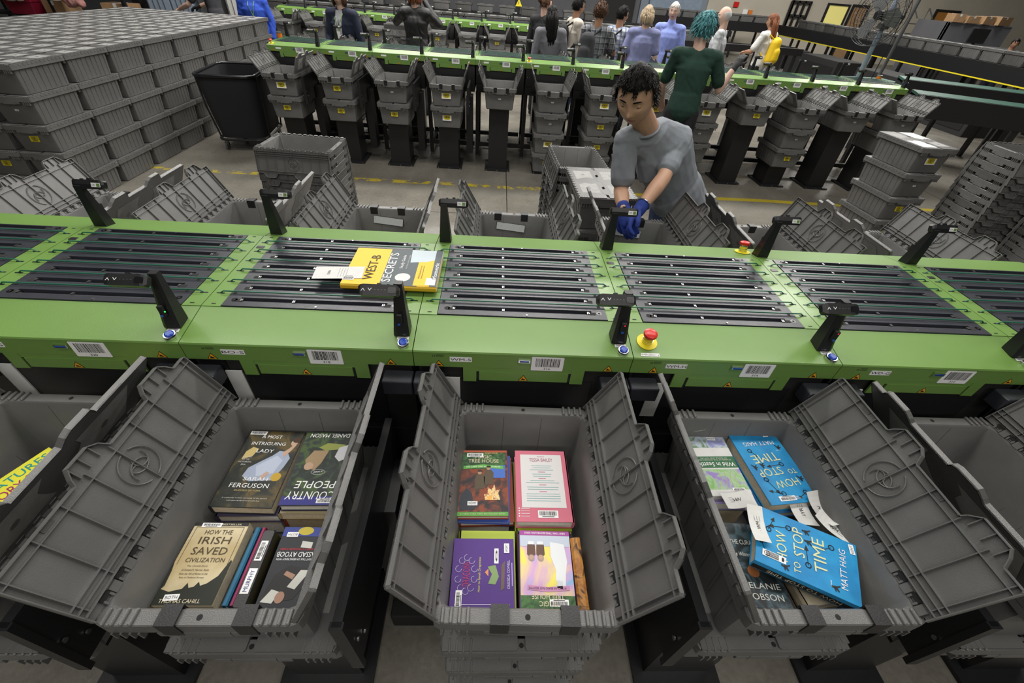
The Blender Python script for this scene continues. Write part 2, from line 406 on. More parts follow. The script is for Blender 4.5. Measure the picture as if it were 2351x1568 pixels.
def module_kit():
    K = {}
    b = MB(); g = .0012                                        # flat green deck frame around the insert
    b.box(g, .053, 0, DD, DZ - .004, DZ, 'green'); b.box(.567, MP - g, 0, DD, DZ - .004, DZ, 'green'); b.box(.053, .567, DD - .003, DD, DZ - .004, DZ, 'green')
    b.box(g, .053, .0, DD, DZ - .02, DZ - .0045, 'green'); b.box(.567, MP - g, .0, DD, DZ - .02, DZ - .0045, 'green')
    for x, y in ((.03, .422), (.59, .422), (.03, .012), (.59, .012)): b.rect(x, y, .012, .004, DZ + .0005, 'hole')
    b.cbox(.008, .036, .340, .358, DZ - .001, DZ + .0015, 'black', .002)
    for i in range(6):
        y = .382 - i * .0632
        for x in (.024, .596): b.cbox(x - .013, x + .013, y - .0035, y + .0035, DZ - .001, DZ + .001, 'black', .002)
    K['deck'] = b.mesh('deck_frame')
    b = MB()                                                  # slate insert with seven slots, built of bars round real openings
    x0, x1, y0, y1, zt, zb = .055, .566, .002, .428, DZ + .002, DZ - .02
    ys = [.413 - i * .0632 for i in range(7)]; sw = .0105; sx0, sx1 = x0 + .04, x1 - .045
    b.box(x0, x1, y0, y1, zb - .002, zb, 'hole')
    b.box(x0, sx0, y0, y1, zb, zt, 'slate'); b.box(sx1, x1, y0, y1, zb, zt, 'slate')
    ed = [y1] + [v for y in ys for v in (y + sw, y - sw)] + [y0]
    for i in range(0, len(ed), 2): b.box(sx0, sx1, ed[i + 1], ed[i], zb, zt, 'slate')
    for y in ys:
        b.box(sx0 - .012, sx0 + .006, y - .011, y + .002, zt, zt + .0006, 'hole'); b.box(sx1 - .006, sx1 + .012, y - .011, y + .002, zt, zt + .0006, 'hole')
        b.cyl((sx0, y - .003, zt - .011), .0065, sx1 - sx0, 'slate', 12, axis='x')
        for x in (sx0 + .006, sx0 + .155, sx1 - .01): b.box(x - .004, x - .001, y - .007, y + .003, zt - .012, zt + .001, 'steel'); b.box(x + .001, x + .003, y - .007, y + .003, zt - .012, zt + .001, 'steel')
    for y in ys[:6]:
        b.rect(x0 + .012, y - .03, .009, .011, zt + .0006, 'hole'); b.rect(x1 - .018, y - .03, .009, .011, zt + .0006, 'hole')
    for x, y in ((x0 + .025, ys[0]), (x1 - .02, ys[0]), (x0 + .025, ys[6] - .002), (x1 - .022, ys[6] - .002)):
        b.cyl((x, y, zt), .0085, .0006, 'blackgloss', 16); b.disc(x, y, .0035, zt + .001, 'hole', 10)
    for y in (y1 - .006, y0 + .007): b.cyl((.32, y, zt), .003, .002, 'steel', 10)
    K['insert'] = b.mesh('slotted_insert')
    b = MB(); b.tube([(.02, 0, DZ - .002), (.034, 0, DZ + .008), (.586, 0, DZ + .008), (.600, 0, DZ - .002)], .0023, 'cord', 6); K['cord'] = b.mesh('drive_cord')
    def sloped(b, s):                                          # s=+1 near side; mirrored for far side by caller
        prof = [(0, DZ - .002), (-.132, DZ - .026), (-.1345, DZ - .030), (-.1345, DZ - .034), (-.128, DZ - .030), (0, DZ - .006)]
        b.loft([[(g, y, z) for y, z in prof], [(MP - g, y, z) for y, z in prof]], 'green')
    b = MB(); sloped(b, 1); K['slope'] = b.mesh('sloped_panel')
    b = MB(); t0, t1 = -.1335, -.1285                          # cut-out front fascia
    b.box(g, MP - g, t0, t1, 1.096, 1.148, 'green')
    b.box(.138, .176, t0, t1, 1.040, 1.096, 'green'); b.box(.452, .490, t0, t1, 1.040, 1.096, 'green')
    b.box(.184, .444, t0 - .001, t1 - .001, 1.047, 1.081, 'green'); b.box(.176, .452, t0 + .001, t1, 1.081, 1.096, 'green')
    b.box(.176, .184, t0 + .003, t1, 1.045, 1.096, 'blackmatte'); b.box(.444, .452, t0 + .003, t1, 1.045, 1.096, 'blackmatte')
    b.box(.182, .446, t0 + .002, t1, 1.081, 1.083, 'blackmatte')
    K['fascia'] = b.mesh('front_fascia')
    b = MB()                                                   # black body below
    b.box(.01, MP - .01, -.12, DD + .12, .80, 1.15, 'blackmatte'); b.box(.10, .52, -.127, -.12, .84, 1.04, 'black')
    b.box(.02, .09, -.125, -.12, .9, 1.09, 'black')
    for x in (.03, .06): b.cyl((x, -.125, 1.0), .005, -.004, 'steel', 8, axis='y')
    K['body'] = b.mesh('black_housing')
    b = MB(); b.box(.01, MP - .01, -.125, -.105, .02, .80, 'blackmatte'); b.box(.10, .14, -.13, -.125, .1, .8, 'black'); K['guard'] = b.mesh('floor_guard')
    b = MB(); b.cbox(.002, .085, -.183, -.134, 1.03, 1.078, 'slate', .003); K['cbox'] = b.mesh('connection_box')
    b = MB()
    b.box(.004, .05, -.09, -.04, .03, .80, 'black'); b.cyl((.03, -.065, 0), .024, .03, 'steel', 12)
    K['leg'] = b.mesh('leg')
    b = MB(); b.box(.05, .61, -.085, -.045, .14, .19, 'black'); b.box(.05, .61, .48, .52, .14, .19, 'black'); b.box(.01, .05, -.05, .47, .14, .19, 'black'); K['rail'] = b.mesh('base_rail')
    b = MB(); b.box(-.018, .018, -.002, .002, -.011, .011, 'green'); b.box(-.0165, .0165, -.006, .001, -.003, .0065, 'chrome'); b.box(-.0135, .0135, -.0064, .0, -.0015, .0045, 'usb'); b.box(-.012, .012, -.0068, -.006, -.0005, .002, 'ink'); K['port'] = b.mesh('data_port')
    K['warn'] = warn_mesh()
    b = MB(); b.T = Matrix.Rotation(rad(90), 4, 'X'); b.text('H', 0, 0, .006, .007, .0006, 'ink')
    for i in range(3): b.rect(.017, -.002 + i * .0035, .022, .0011, .0006, 'ink')
    K['mark'] = b.mesh('maker_mark')
    # sensor arm: tapered leaning post
    def post(h, lean):
        b = MB(); R_ = []
        for t, hw, hd in ((0, .022, .020), (.12, .021, .019), (.85, .0125, .010), (1, .011, .008)):
            z = DZ - .014 + h * t; y = lean * t
            R_.append([(-hw, y - hd, z), (-hw * .55, y - hd * 1.25, z), (hw * .55, y - hd * 1.25, z), (hw, y - hd, z), (hw, y + hd, z), (-hw, y + hd, z)])
        b.loft(R_, 'black'); return b
    b = post(.155, .015); b.box(-.006, .006, -.027, -.018, DZ + .028, DZ + .06, 'hole'); b.box(-.005, .002, -.030, -.024, DZ + .03, DZ + .034, 'usb')
    K['post'] = b.mesh('sensor_post')
    def head(k):
        b = MB(); L_ = .052; R_ = []
        for x, q in ((-L_, .6), (-L_ + .006, .92), (-L_ + .014, 1), (L_ - .014, 1), (L_ - .006, .92), (L_, .6)):
            R_.append([(x, -.010 * q, -.015 * q), (x, .010 * q, -.015 * q), (x, .012 * q, 0), (x, .010 * q, .015 * q), (x, -.010 * q, .015 * q), (x, -.012 * q, 0)])
        b.loft(R_, 'black'); T = b.T
        b.T = TR(0, -.0122, 0) @ RX(90)
        if k == 'near':
            for cx, s in ((-.038, 1), (-.021, -1)):
                b.poly([(cx - .005, -.0035 * s), (cx - .0038, -.0045 * s), (cx, .001 * s), (cx, .0035 * s)], .0004, 'white'); b.poly([(cx + .005, -.0035 * s), (cx, .0035 * s), (cx, .001 * s), (cx + .0038, -.0045 * s)], .0004, 'white')
            for i in range(4): b.rect(-.008 + i * .0085, 0, .0028 if i % 2 == 0 else .004, .0012, .0004, 'greymetal')
            b.poly([(.026, -.008), (.044, -.008), (.046, 0), (.044, .008), (.026, .008), (.024, 0)], .0006, 'blackgloss')
        else:
            b.T = RZ(180) @ TR(0, -.0122, 0) @ RX(90)
            b.poly([(.014, -.008), (.044, -.008), (.044, .006), (.014, .006)], .0005, 'white'); b.poly([(.031, -.0065), (.042, -.0065), (.042, .004), (.031, .004)], .0009, 'green')
            b.text('OK', .022, -.001, .010, .006, .0009, 'ink')
        b.T = T; b.box(-.006, .004, -.004, .004, .013, .020, 'black'); b.box(.02, .026, -.004, .004, .013, .018, 'black')
        return b.mesh('sensor_head')
    K['head'] = head('near'); K['headb'] = head('far')
    b = MB(); b.cyl((0, 0, .0), .0018, .001, 'ledred', 8); K['led'] = b.mesh('indicator_light')
    b = MB(); b.cyl((0, 0, .0), .0018, .001, 'ledgreen', 8); K['ledg'] = b.mesh('indicator_light')
    # push button
    b = MB(); b.cyl((0, 0, 0), .0165, .007, 'chrome', 24); b.cyl((0, 0, .007), .0165, .003, 'chrome', 24, .0145); K['bring'] = b.mesh('button_collar')
    b = MB(); b.cyl((0, 0, .007), .0125, .006, 'blue', 24, .0115); b.cyl((0, 0, .013), .0115, .0015, 'blue', 24, .008); K['bcap'] = b.mesh('button_cap')
    b = MB(); b.box(-.016, .016, -.0055, .0055, 0, .0006, 'white'); b.text('ON/OFF', 0, 0, .025, .006, .001, 'ink'); K['onoff'] = b.mesh('on_off_label')
    b = MB(); b.cyl((0, 0, 0), .030, .002, 'yellow', 32); b.cyl((0, 0, .002), .0155, .020, 'yellow', 24, .0135)
    for z in (.006, .013): b.cyl((0, 0, z), .0157, .002, 'chrome', 24)
    K['ebase'] = b.mesh('button_base')
    b = MB(); b.cyl((0, 0, .022), .012, .006, 'chrome', 20); b.loft([[(r_ * math.cos(2 * PI * i / 28), r_ * math.sin(2 * PI * i / 28), z) for i in range(28)] for r_, z in ((.011, .027), (.0185, .030), (.020, .035), (.019, .040), (.013, .043), (.005, .044))], 'red'); K['ecap'] = autosmooth(b.mesh('mushroom_cap'), 50)
    b = MB(); b.box(-.027, .027, -.0055, .0055, 0, .0006, 'white'); b.text('EMERGENCY-S', 0, 0, .05, .0065, .001, 'ink'); K['elab'] = b.mesh('emergency_label')
    b = MB(); b.rect(0, 0, .05, .16, 0, 'reflector'); K['strip'] = b.mesh('reflector_strip')
    b = MB(); b.box(.082, .128, -.131, -.1275, .90, 1.05, 'paper'); K['card'] = b.mesh('white_card')
    return K
K = module_kit()
SL = math.degrees(math.atan2(.026, .132))
def emergency(root, x, y, far=False):
    z = DZ - .002 - abs(y if not far else y - DD) * .182
    o = link('emergency_button', K['ebase'], root, TR(x, y, z + .001) @ RX(SL if not far else -SL)); link('mushroom_cap', K['ecap'], o)
    link('emergency_label', K['elab'], root, TR(x, y - .047, z - .0075) @ RX(SL)) if not far else None
def module(label, x, y, num='', nm='', detail=2, estop=None, estop_b=None, led=None, seed=0):
    t = thing('sorter_module', label, 'sorter', (x, y, 0))
    L = [('deck_frame', K['deck']), ('slotted_insert', K['insert']), ('front_fascia', K['fascia']), ('black_housing', K['body'], None),
         ('sloped_panel', K['slope']), ('sloped_panel', K['slope'], TR(MP, DD, 0) @ RZ(180)), ('leg', K['leg']), ('leg', K['leg'], TR(0, DD + .13, 0)), ('base_rail', K['rail'])]
    if detail: L.append(('back_fascia', K['fascia'], TR(MP, DD, 0) @ RZ(180)))
    ncord = 6
    if detail:
        for i in range(ncord): L.append(('drive_cord', K['cord'], TR(0, .382 - i * .0632, .0)))
    L.append(('barcode_label', barcode_label(num, seed), TR(.378, -.1337, 1.119)))
    L.append(('name_label', name_label(nm), TR(.132, -.1337, 1.1265)))
    if detail:
        for q in ((.070, 1.107), (.5560, 1.107)): L.append(('warning_sticker', K['warn'], TR(q[0], -.1337, q[1])))
        L.append(('warning_sticker', K['warn'], TR(.313, -.1347, 1.0585)))
        L.append(('data_port', K['port'], TR(.311, -.1335, 1.1285)))
    if detail > 1: L += [('white_card', K['card']), ('floor_guard', K['guard']), ('connection_box', K['cbox']), ('connection_box', K['cbox'], TR(MP - .087, 0, 0))]
    if detail > 1: L.append(('maker_mark', K['mark'], TR(.057, -.1337, 1.137)))
    subs = [('sensor_head', K['head'], TR(-.042, -.022, 1.316) @ RX(-48))]
    if led == 'r': subs.append(('indicator_light', K['led'], TR(0.001, -.026, DZ + .055) @ RX(90)))
    if led == 'g': subs.append(('indicator_light', K['ledg'], TR(0.01, -.026, DZ + .045) @ RX(90)))
    L.append(('sensor_post', K['post'], TR(MP - .036, -.066, 0), subs))
    L.append(('sensor_post', K['post'], TR(.032, DD + .048, 0) @ RZ(180), [('sensor_head', K['headb'], TR(-.034, .006, 1.322) @ RX(22) )]))
    if detail > 1:
        zb = DZ - .002 - .112 * .182
        L.append(('push_button', K['bring'], TR(MP - .028, -.113, zb) @ RX(SL), [('button_cap', K['bcap'])]))
        L.append(('on_off_label', K['onoff'], TR(MP - .032, -.0925, DZ - .002 - .0925 * .182 + .0008) @ RX(SL)))
    parts(t, L)
    if estop is not None: emergency(t, estop, -.075)
    if estop_b is not None: emergency(t, estop_b, DD + .085, True)
    return t
# lift stand: dark column carrying the totes, with a side plate
def stand_kit():
    b = MB(); b.box(-.12, .12, -.15, .15, 0, 1, 'black'); col = b.mesh('column')
    b = MB(); b.box(-.15, .15, -.19, .19, -.012, 0, 'black'); plat = b.mesh('platform')
    b = MB(); b.box(-.16, .16, -.2, .2, 0, .02, 'black')
    for x in (-.14, 0, .14): b.cyl((x, -.2, .012), .006, -.004, 'steel', 8, axis='y')
    base = b.mesh('base_plate')
    b = MB(); b.box(-.010, .010, -.27, .26, .19, .45, 'black'); b.box(-.014, .014, -.275, -.26, .17, .45, 'black'); b.box(-.04, .04, .05, .22, -.37, .30, 'black'); b.cyl((-.012, -.25, .30), .006, -.004, 'steel', 10, axis='x'); b.cyl((.012, -.25, .30), .006, .004, 'steel', 10, axis='x'); b.cyl((.012, -.22, .25), .006, .004, 'steel', 10, axis='x'); side = b.mesh('side_plate')
    return col, plat, base, side
SK = stand_kit()
def stand(label, x, y, h, side=None, group=None, flip=False):
    t = thing('lift_stand', label, 'stand', (x, y, 0), PI if flip else 0, group); h += .0095
    L = [('column', SK[0], Matrix.Diagonal((1, 1, h - .012, 1))), ('platform', SK[1], TR(0, 0, h)), ('base_plate', SK[2])]
    if side: L.append(('side_plate', SK[3], TR(side, 0, .50)))
    parts(t, L); return t
# ------------------------------------------------------------------ placing the sorter lines
nums = {-4: '324', -3: '322', -2: '320', -1: '318', 0: '316', 1: '314', 2: '312', 3: '310'}
nms = {-2: 'SE-S', -1: 'BO-S', 0: 'WM-S', 1: 'WM-H', 2: 'WD-G', 3: ''}
desc = {-3: 'green sorter module in the nearest line, cut by the left picture edge', -2: 'green sorter module in the nearest line left of the module labelled BO-S', -1: 'green sorter module in the nearest line labelled BO-S with barcode 318',
        0: 'green sorter module at the middle of the nearest line, labelled WM-S, barcode 316', 1: 'green sorter module in the nearest line labelled WM-H with red emergency buttons', 2: 'green sorter module in the nearest line right of the module labelled WM-H', 3: 'green sorter module in the nearest line, cut by the right picture edge'}
for k in range(-3, 4):
    module(desc[k], k * MP, 0, nums[k], nms.get(k, ''), 2, estop=.05 if k == 1 else None, estop_b=.60 if k == 1 else None, led={-2: 'g', 0: 'r', 1: 'r'}.get(k), seed=k + 50)
S2Y = 5.33; S2X = -2.55
for k in range(13):
    module('green sorter module in the middle line, %s from its left end' % ORD[k], S2X + k * MP, S2Y, '', '', 1, estop=.04 if k in (0, 5) else None, seed=k + 80)
S3Y = 10.6; S3X = -.144 - MP * 10
for k in range(3, 16):
    module('green sorter module in the far line behind the visitors, %s from its left end' % ORD[k - 3], S3X + k * MP, S3Y, '', '', 0, seed=k + 120)

# near row in front of the nearest line
RZ0 = .994 - HT                                           # base height of the open totes
def y_near(y): return y
FRX = [(-1.555, None), (-.935, None), (-.32, None), (.31, None), (.945, None), (1.58, None), (2.21, None)]
fd = ['open grey tote in the front row at the lower left corner', 'open grey tote in the front row holding a bright yellow picture book', 'open grey tote in the front row holding the tan and dark history books',
      'open grey tote in the front row at the picture centre, with pink and purple books', 'open grey tote in the front row holding two bright blue novels', 'empty open grey tote in the front row at lower right', 'open grey tote in the front row cut by the right picture edge']
phis = [(118, 112), (118, 118), (117, 114), (115, 116), (119, 118), (124, 118), (118, 118)]
YF = -.465
for i, (x, _) in enumerate(FRX):
    if i == 0: continue
    tote(fd[i], (x, YF, RZ0), rad(-1.2) if i == 3 else 0, phis[i], clips='near')
    n = {1: 2, 2: 2, 3: 4, 4: 2, 5: 2, 6: 2}[i]
    for j in range(1, n):
        tote('closed tote %s under the front row one %s' % (['', 'directly', 'two layers', 'three layers'][j], ['', 'with the yellow picture book', 'with the history books', 'at the picture centre', 'with the blue novels', 'that is empty at lower right', 'at the right edge'][i]),
             (x + (.015 if i == 2 else -.02 if i == 4 else .0), YF - .0 + .012 * j, RZ0 - TH * j - .002 * j), 0)
    h = RZ0 - TH * (n - 1) - .002 * (n - 1) - .002
    stand('black lift stand under the front row totes %s' % ['', 'at left edge', 'with the history books', 'at the picture centre', 'with the blue novels', 'at lower right', 'at the right edge'][i], x, YF, h, side={1: .235, 2: .245, 4: -.265, 5: -.255, 6: -.25}.get(i))

# row behind the nearest line
YB = .885
bd = ['open grey tote behind the nearest line at the left picture edge', 'open grey tote behind the nearest line, second from the left edge', 'open grey tote behind the nearest line holding two bright books', 'open grey tote behind the nearest line holding a dark blue book',
      'open grey tote behind the nearest line where the worker is reaching in', 'open grey tote behind the nearest line right of the worker', 'open grey tote behind the nearest line, last on the right', 'open grey tote behind the nearest line, beyond the right edge']
bp = [(118, 116), (118, 116), (119, 115), (119, 112), (118, 117), (116, 112), (118, 114), (118, 116)]
PLATE = MB(); PLATE.box(-.075, .075, -.002, 0, -.018, .018, 'reflector'); PLATE.box(-.077, .077, .0, .002, -.020, .020, 'blackmatte'); PLATE = PLATE.mesh('reflective_plate')
for i, k in enumerate((-2, -1, -0, 1, 2, 3)):
    pass
for i in range(7):
    x = (-1.57, -.945, -.325, .32, .95, 1.57, 2.19)[i]
    t = tote(bd[i], (x, YB, RZ0), 0, bp[i], clips='far')
    if i in (2, 3, 4): parts(t, [('reflective_plate', PLATE, TR(-.015, .235, .175) @ RX(-18) @ RZ(0) @ RY(5))])
    tote('closed grey tote in the row behind the nearest line, %s from the left' % ORD[i], (x, YB, RZ0 - TH - .002), 0)
    stand('black lift stand behind the nearest line, %s from the left' % ORD[i], x, YB, RZ0 - TH - .004)

for i in range(6):
    b = MB(); b.cbox(-.125, .125, -.15, .15, 0, .10, 'blackmatte', .006); t = thing('shade_shroud', 'added dark tray on the floor between front row lift stands, %s from the left' % ORD[i], 'shroud', ((i - 2) * MP, -.31, 0)); parts(t, [('shroud', b.mesh('shroud'))])  # black block added to keep the floor between the stands dark
# middle line, near row
S2R = S2Y - .134 - .05 - .28
mid = [(-2.24, 2, 'WY', 0), (-1.62, 2, 'YY', 0), (-1.0, 2, 'SY', 0), (-.38, 2, 'WW', 0), (.24, 1, 'S', 0), (.86, 4, 'SSWY', 0), (1.48, 4, 'WYYY', 0), (2.10, 2, 'YY', 0), (2.72, 3, 'WSS', 0), (3.34, 1, 'Y', 0), (3.96, 3, 'SSY', 0), (4.58, 1, 'S', 0), (5.2, 2, 'SS', 0)]
TG = {'W': TAGW, 'Y': TAGY, 'S': TAGS}
for i, (x, n, tg, _) in enumerate(mid):
    z = .965 - HT
    ph = (124, 112) if x < -.5 else (112, 110) if x < 1 else (112, 130) if x < 2.5 else (124, 124)
    tote('open grey tote in the middle line front row, %s from its left end' % ORD[i], (x, S2R, z), 0, ph, TG[tg[0]], clips='near', tagx=.0)
    for j in range(1, n):
        tote('middle line closed tote %s below the open one, %s from the left' % (('one layer', 'two layers', 'three layers')[j - 1], ORD[i]), (x, S2R + .008 * j, z - TH * j - .002 * j), 0, None, TG[tg[j]])
    h = z - TH * (n - 1) - .002 * n
    stand('black lift stand below the middle line front row, %s from the left' % ORD[i], x, S2R + .02, max(h, .014), side=.25 if i in (0, 1, 2, 3) else None)
for i in range(11):                                       # row behind the middle line
    x = S2X + .31 + i * MP
    if i in (7,): continue
    tote('open grey tote behind the middle line, %s from its left end' % ORD[i], (x, S2Y + DD + .184 + .28, .76), 0, (118, 116), clips='far')
    stand('black lift stand behind the middle line, %s from its left end' % ORD[i], x, S2Y + DD + .464, .758)
for i in range(10):                                       # far line, near row
    x = S3X + .31 + (i + 3) * MP
    n = 2 if i % 3 else 1
    tote('open grey tote in front of the far sorter line, %s from its left end' % ORD[i], (x, S3Y - .464, .735), 0, (118, 114), TAGY if i % 2 else TAGS)
    tote('closed tote under the far line open tote, %s from its left end' % ORD[i], (x, S3Y - .456, .735 - TH - .002), 0, None, TAGW if i % 3 == 0 else TAGY)
    stand('black lift stand under the far line front row, %s from its left end' % ORD[i], x, S3Y - .45, .735 - TH - .004)

# ------------------------------------------------------------------ pallet block of closed totes at the left
PX, PY, CX, CY = -3.72, 3.13, .39, .562
coln = ['nearest the aisle', 'second from the aisle', 'third from the aisle', 'fourth from the aisle', 'fifth from the aisle', 'in the far left column']
lay = ['bottom layer', 'second layer up', 'third layer up', 'fourth layer up', 'top layer']
for l in range(5):
    for c in range(6):
        for r in range(9):
            if not (l == 4 or c == 0 or r == 0): continue
            if r == 0 and l < 4 and c > 3: continue
            tote('big block tote, %s, %s, %s row from the front' % (lay[l], coln[c], ORD[r]), (PX - .195 - c * CX, PY + .28 + r * CY, l * TH - .010), 0, None,
                 TAGS if r == 0 and (l + c) % 3 != 2 else TAGY if r == 0 else None, group='totes in the big block')

# ------------------------------------------------------------------ stacks in the aisle
for j in range(4):                                        # beside the worker
    tote(('closed grey tote topping the stack at the worker\'s right hand', 'closed grey tote second from top in the stack beside the worker', 'closed grey tote third from top in the stack beside the worker', 'closed grey tote at the bottom of the stack beside the worker')[j],
         (.925, 1.885, (3 - j) * TH - .009), rad(2), None)
b = MB(); b.poly([(-.165, -.24), (-.02, -.25), (-.02, -.06), (-.07, -.03), (-.11, -.06), (-.165, -.05)], 0, 'white'); b.poly([(.02, .25), (.165, .24), (.165, .03), (.12, .06), (.07, .02), (.02, .06)], 0, 'white'); WP = b.mesh('sheen_patch')  # white polygons painting the bright sheen of the lid pads
for j in range(4):                                        # right of the aisle
    t = tote(('closed grey tote with white-patched lid topping the tall stack right of the aisle', 'grey tote second from top in the tall stack right of the aisle', 'grey tote third from top in the tall stack right of the aisle', 'grey tote at the bottom of the tall stack right of the aisle')[j],
         (4.245, 3.28, (3 - j) * TH + .064), rad(4), None, (TAGW, TAGS, TAGY, TAGY)[j])
    if j == 0: parts(t, [('sheen_patch', WP, TR(0, 0, .2435), None, 'whitish sheen painted on the lid')])
b = MB(); b.box(-.18, .18, -.27, .27, .05, .073, 'black')
t = thing('dolly', 'black dolly under the tall tote stack right of the aisle', 'dolly', (4.245, 3.28, 0), rad(4)); W_ = MB(); W_.cyl((-.01, 0, .025), .025, .02, 'black', 16, axis='x'); W_ = W_.mesh('wheel')
parts(t, [('platform', b.mesh('platform'))] + [('wheel', W_, TR(x, y, 0)) for x in (-.14, .14) for y in (-.22, .22)])
def nest(x, y, rz, top, n, where, pitch=.062, phi=(258, 258)):
    for j in range(n):
        z = top - HT - j * pitch
        if z < 0: break
        tote('open nested tote, %s from top of the pile %s' % (ORD[j], where), (x, y, z), rz, phi, group='nested totes ' + where, dark=j % 4 == 3)
nest(-1.29, 2.53, rad(87), .87, 11, 'at the aisle left of centre')
nest(.865, 2.52, rad(3), .89, 11, 'behind the closed stack beside the worker')
nest(4.70, 2.62, rad(86), 1.12, 15, 'at the right of the aisle')
nest(4.98, 2.12, rad(84), 1.02, 13, 'at the right picture edge')
# ------------------------------------------------------------------ books
def bar(b, cx, cy, w, h, z, rot=0, seed=1, white=True):
    T = b.T; b.T = T @ TR(cx, cy, z) @ RZ(rot); r = random.Random(seed)
    b.box(-w / 2, w / 2, -h / 2, h / 2, 0, .0003, 'white'); x = -w * .42
    while x < w * .42:
        ww = r.choice((.0007, .0012, .0018)); b.rect(x + ww / 2, h * .08, ww, h * .55, .0006, 'ink'); x += ww + r.choice((.0008, .0012))
    b.rect(0, -h * .36, w * .6, h * .1, .0006, 'ink'); b.T = T
def sticker(seed, w=.034, h=.013, txt=None):
    b = MB()
    if txt: b.box(-w / 2, w / 2, -h / 2, h / 2, 0, .0004, 'white'); b.text(txt, 0, 0, w * .8, h * .5, .0007, 'ink')
    else: bar(b, 0, 0, w, h, 0, 0, seed)
    return b.mesh('library_sticker')
def book(label, x, y, z, w_, h_, t, rot, col, art, pages='pages', stickers=(), hard=True, spine_right=False, spine=None, tilt=None, name='book'):
    mt = TR(x, y, z) @ RZ(rot) @ (tilt if tilt is not None else Matrix())
    o = thing(name, label, 'book', mtx=mt)
    b = MB(); c = .0022 if hard else .0008; e = 0 if hard else 0
    b.box(-w_ / 2, w_ / 2, -h_ / 2, h_ / 2, 0, c, col); b.box(-w_ / 2, w_ / 2, -h_ / 2, h_ / 2, t - c, t, col)
    s = 1 if spine_right else -1
    b.loft([[(s * w_ / 2, yy, 0), (s * (w_ / 2 + .003), yy, t * .25), (s * (w_ / 2 + .003), yy, t * .75), (s * w_ / 2, yy, t), (s * (w_ / 2 - .003), yy, t), (s * (w_ / 2 - .003), yy, 0)] for yy in (-h_ / 2, h_ / 2)], col)
    b.T = TR(0, 0, t + .0003); art(b, w_, h_)
    if spine:
        b.T = TR(s * (w_ / 2 + .0033), 0, t / 2) @ RY(s * 90) @ RZ(90); b.rect(0, 0, h_, t * .5, 0, 'ink'); b.text(spine[0], 0, 0, h_ * .7, t * .34, .0005, spine[1])
    b.T = Matrix(); L = [('cover', b.mesh('cover'))]
    p = MB(); i_ = .003 if hard else .0004
    p.box(-w_ / 2 + (i_ if s > 0 else .002), w_ / 2 - (i_ if s < 0 else .002), -h_ / 2 + i_, h_ / 2 - i_, c, t - c, pages); L.append(('pages', p.mesh('pages')))
    for st in stickers: L.append(('library_sticker', sticker(int(1000 * (st[0] + st[1])) % 97 + 3, *(st[3:] if len(st) > 3 else ())), TR(st[0], st[1], t + .0012) @ RZ(st[2])))
    parts(o, L); return o
W_ = 'white'
gold = cm(.55, .42, .16); cream = cm(.68, .60, .42); lt = cm(.62, .62, .58)
def plain(b, w, h): pass
def rect_(b, cx, cy, w, h, k, z=0): b.rect(cx, cy, w, h, z, k)
sat('art_lady', (.012, .016, .012), (.10, .07, .02), 14, .25, 1.5, (.03, .03, .02))
sat('art_green', (.01, .05, .015), (.06, .16, .04), 60, .3, 1)
sat('art_camp', (.25, .05, .015), (.02, .015, .02), 18, .3, 2, (.10, .03, .02))
sat('art_fire', (.9, .45, .08), (.5, .12, .02), 60, .3, 2, (.9, .75, .4))
sat('art_aurora', (.8, .7, .12), (.25, .45, .7), 9, .3, 1, (.6, .35, .6))
sat('art_brown', (.28, .10, .02), (.05, .02, .01), 16, .3, 2, (.45, .20, .04))
sat('art_mist', (.012, .02, .01), (.05, .09, .02), 20, .25, 2, (.02, .03, .03))
sat('art_parch', (.42, .33, .17), (.58, .50, .32), 9, .3)
sat('art_sky', (.25, .26, .50), (.10, .22, .08), 25, .35, 1, (.45, .5, .6))
sat('art_map', (.20, .42, .12), (.28, .20, .5), 22, .35, 1, (.35, .5, .3))
sat('art_blue', (.015, .20, .45), (.02, .27, .55), 20, .3)
sat('art_swirl', (.02, .03, .18), (.04, .35, .12), 22, .25, 3, (.03, .10, .45))
sat('art_dark', (.015, .02, .02), (.06, .10, .12), 18, .3, 2, (.02, .03, .035))
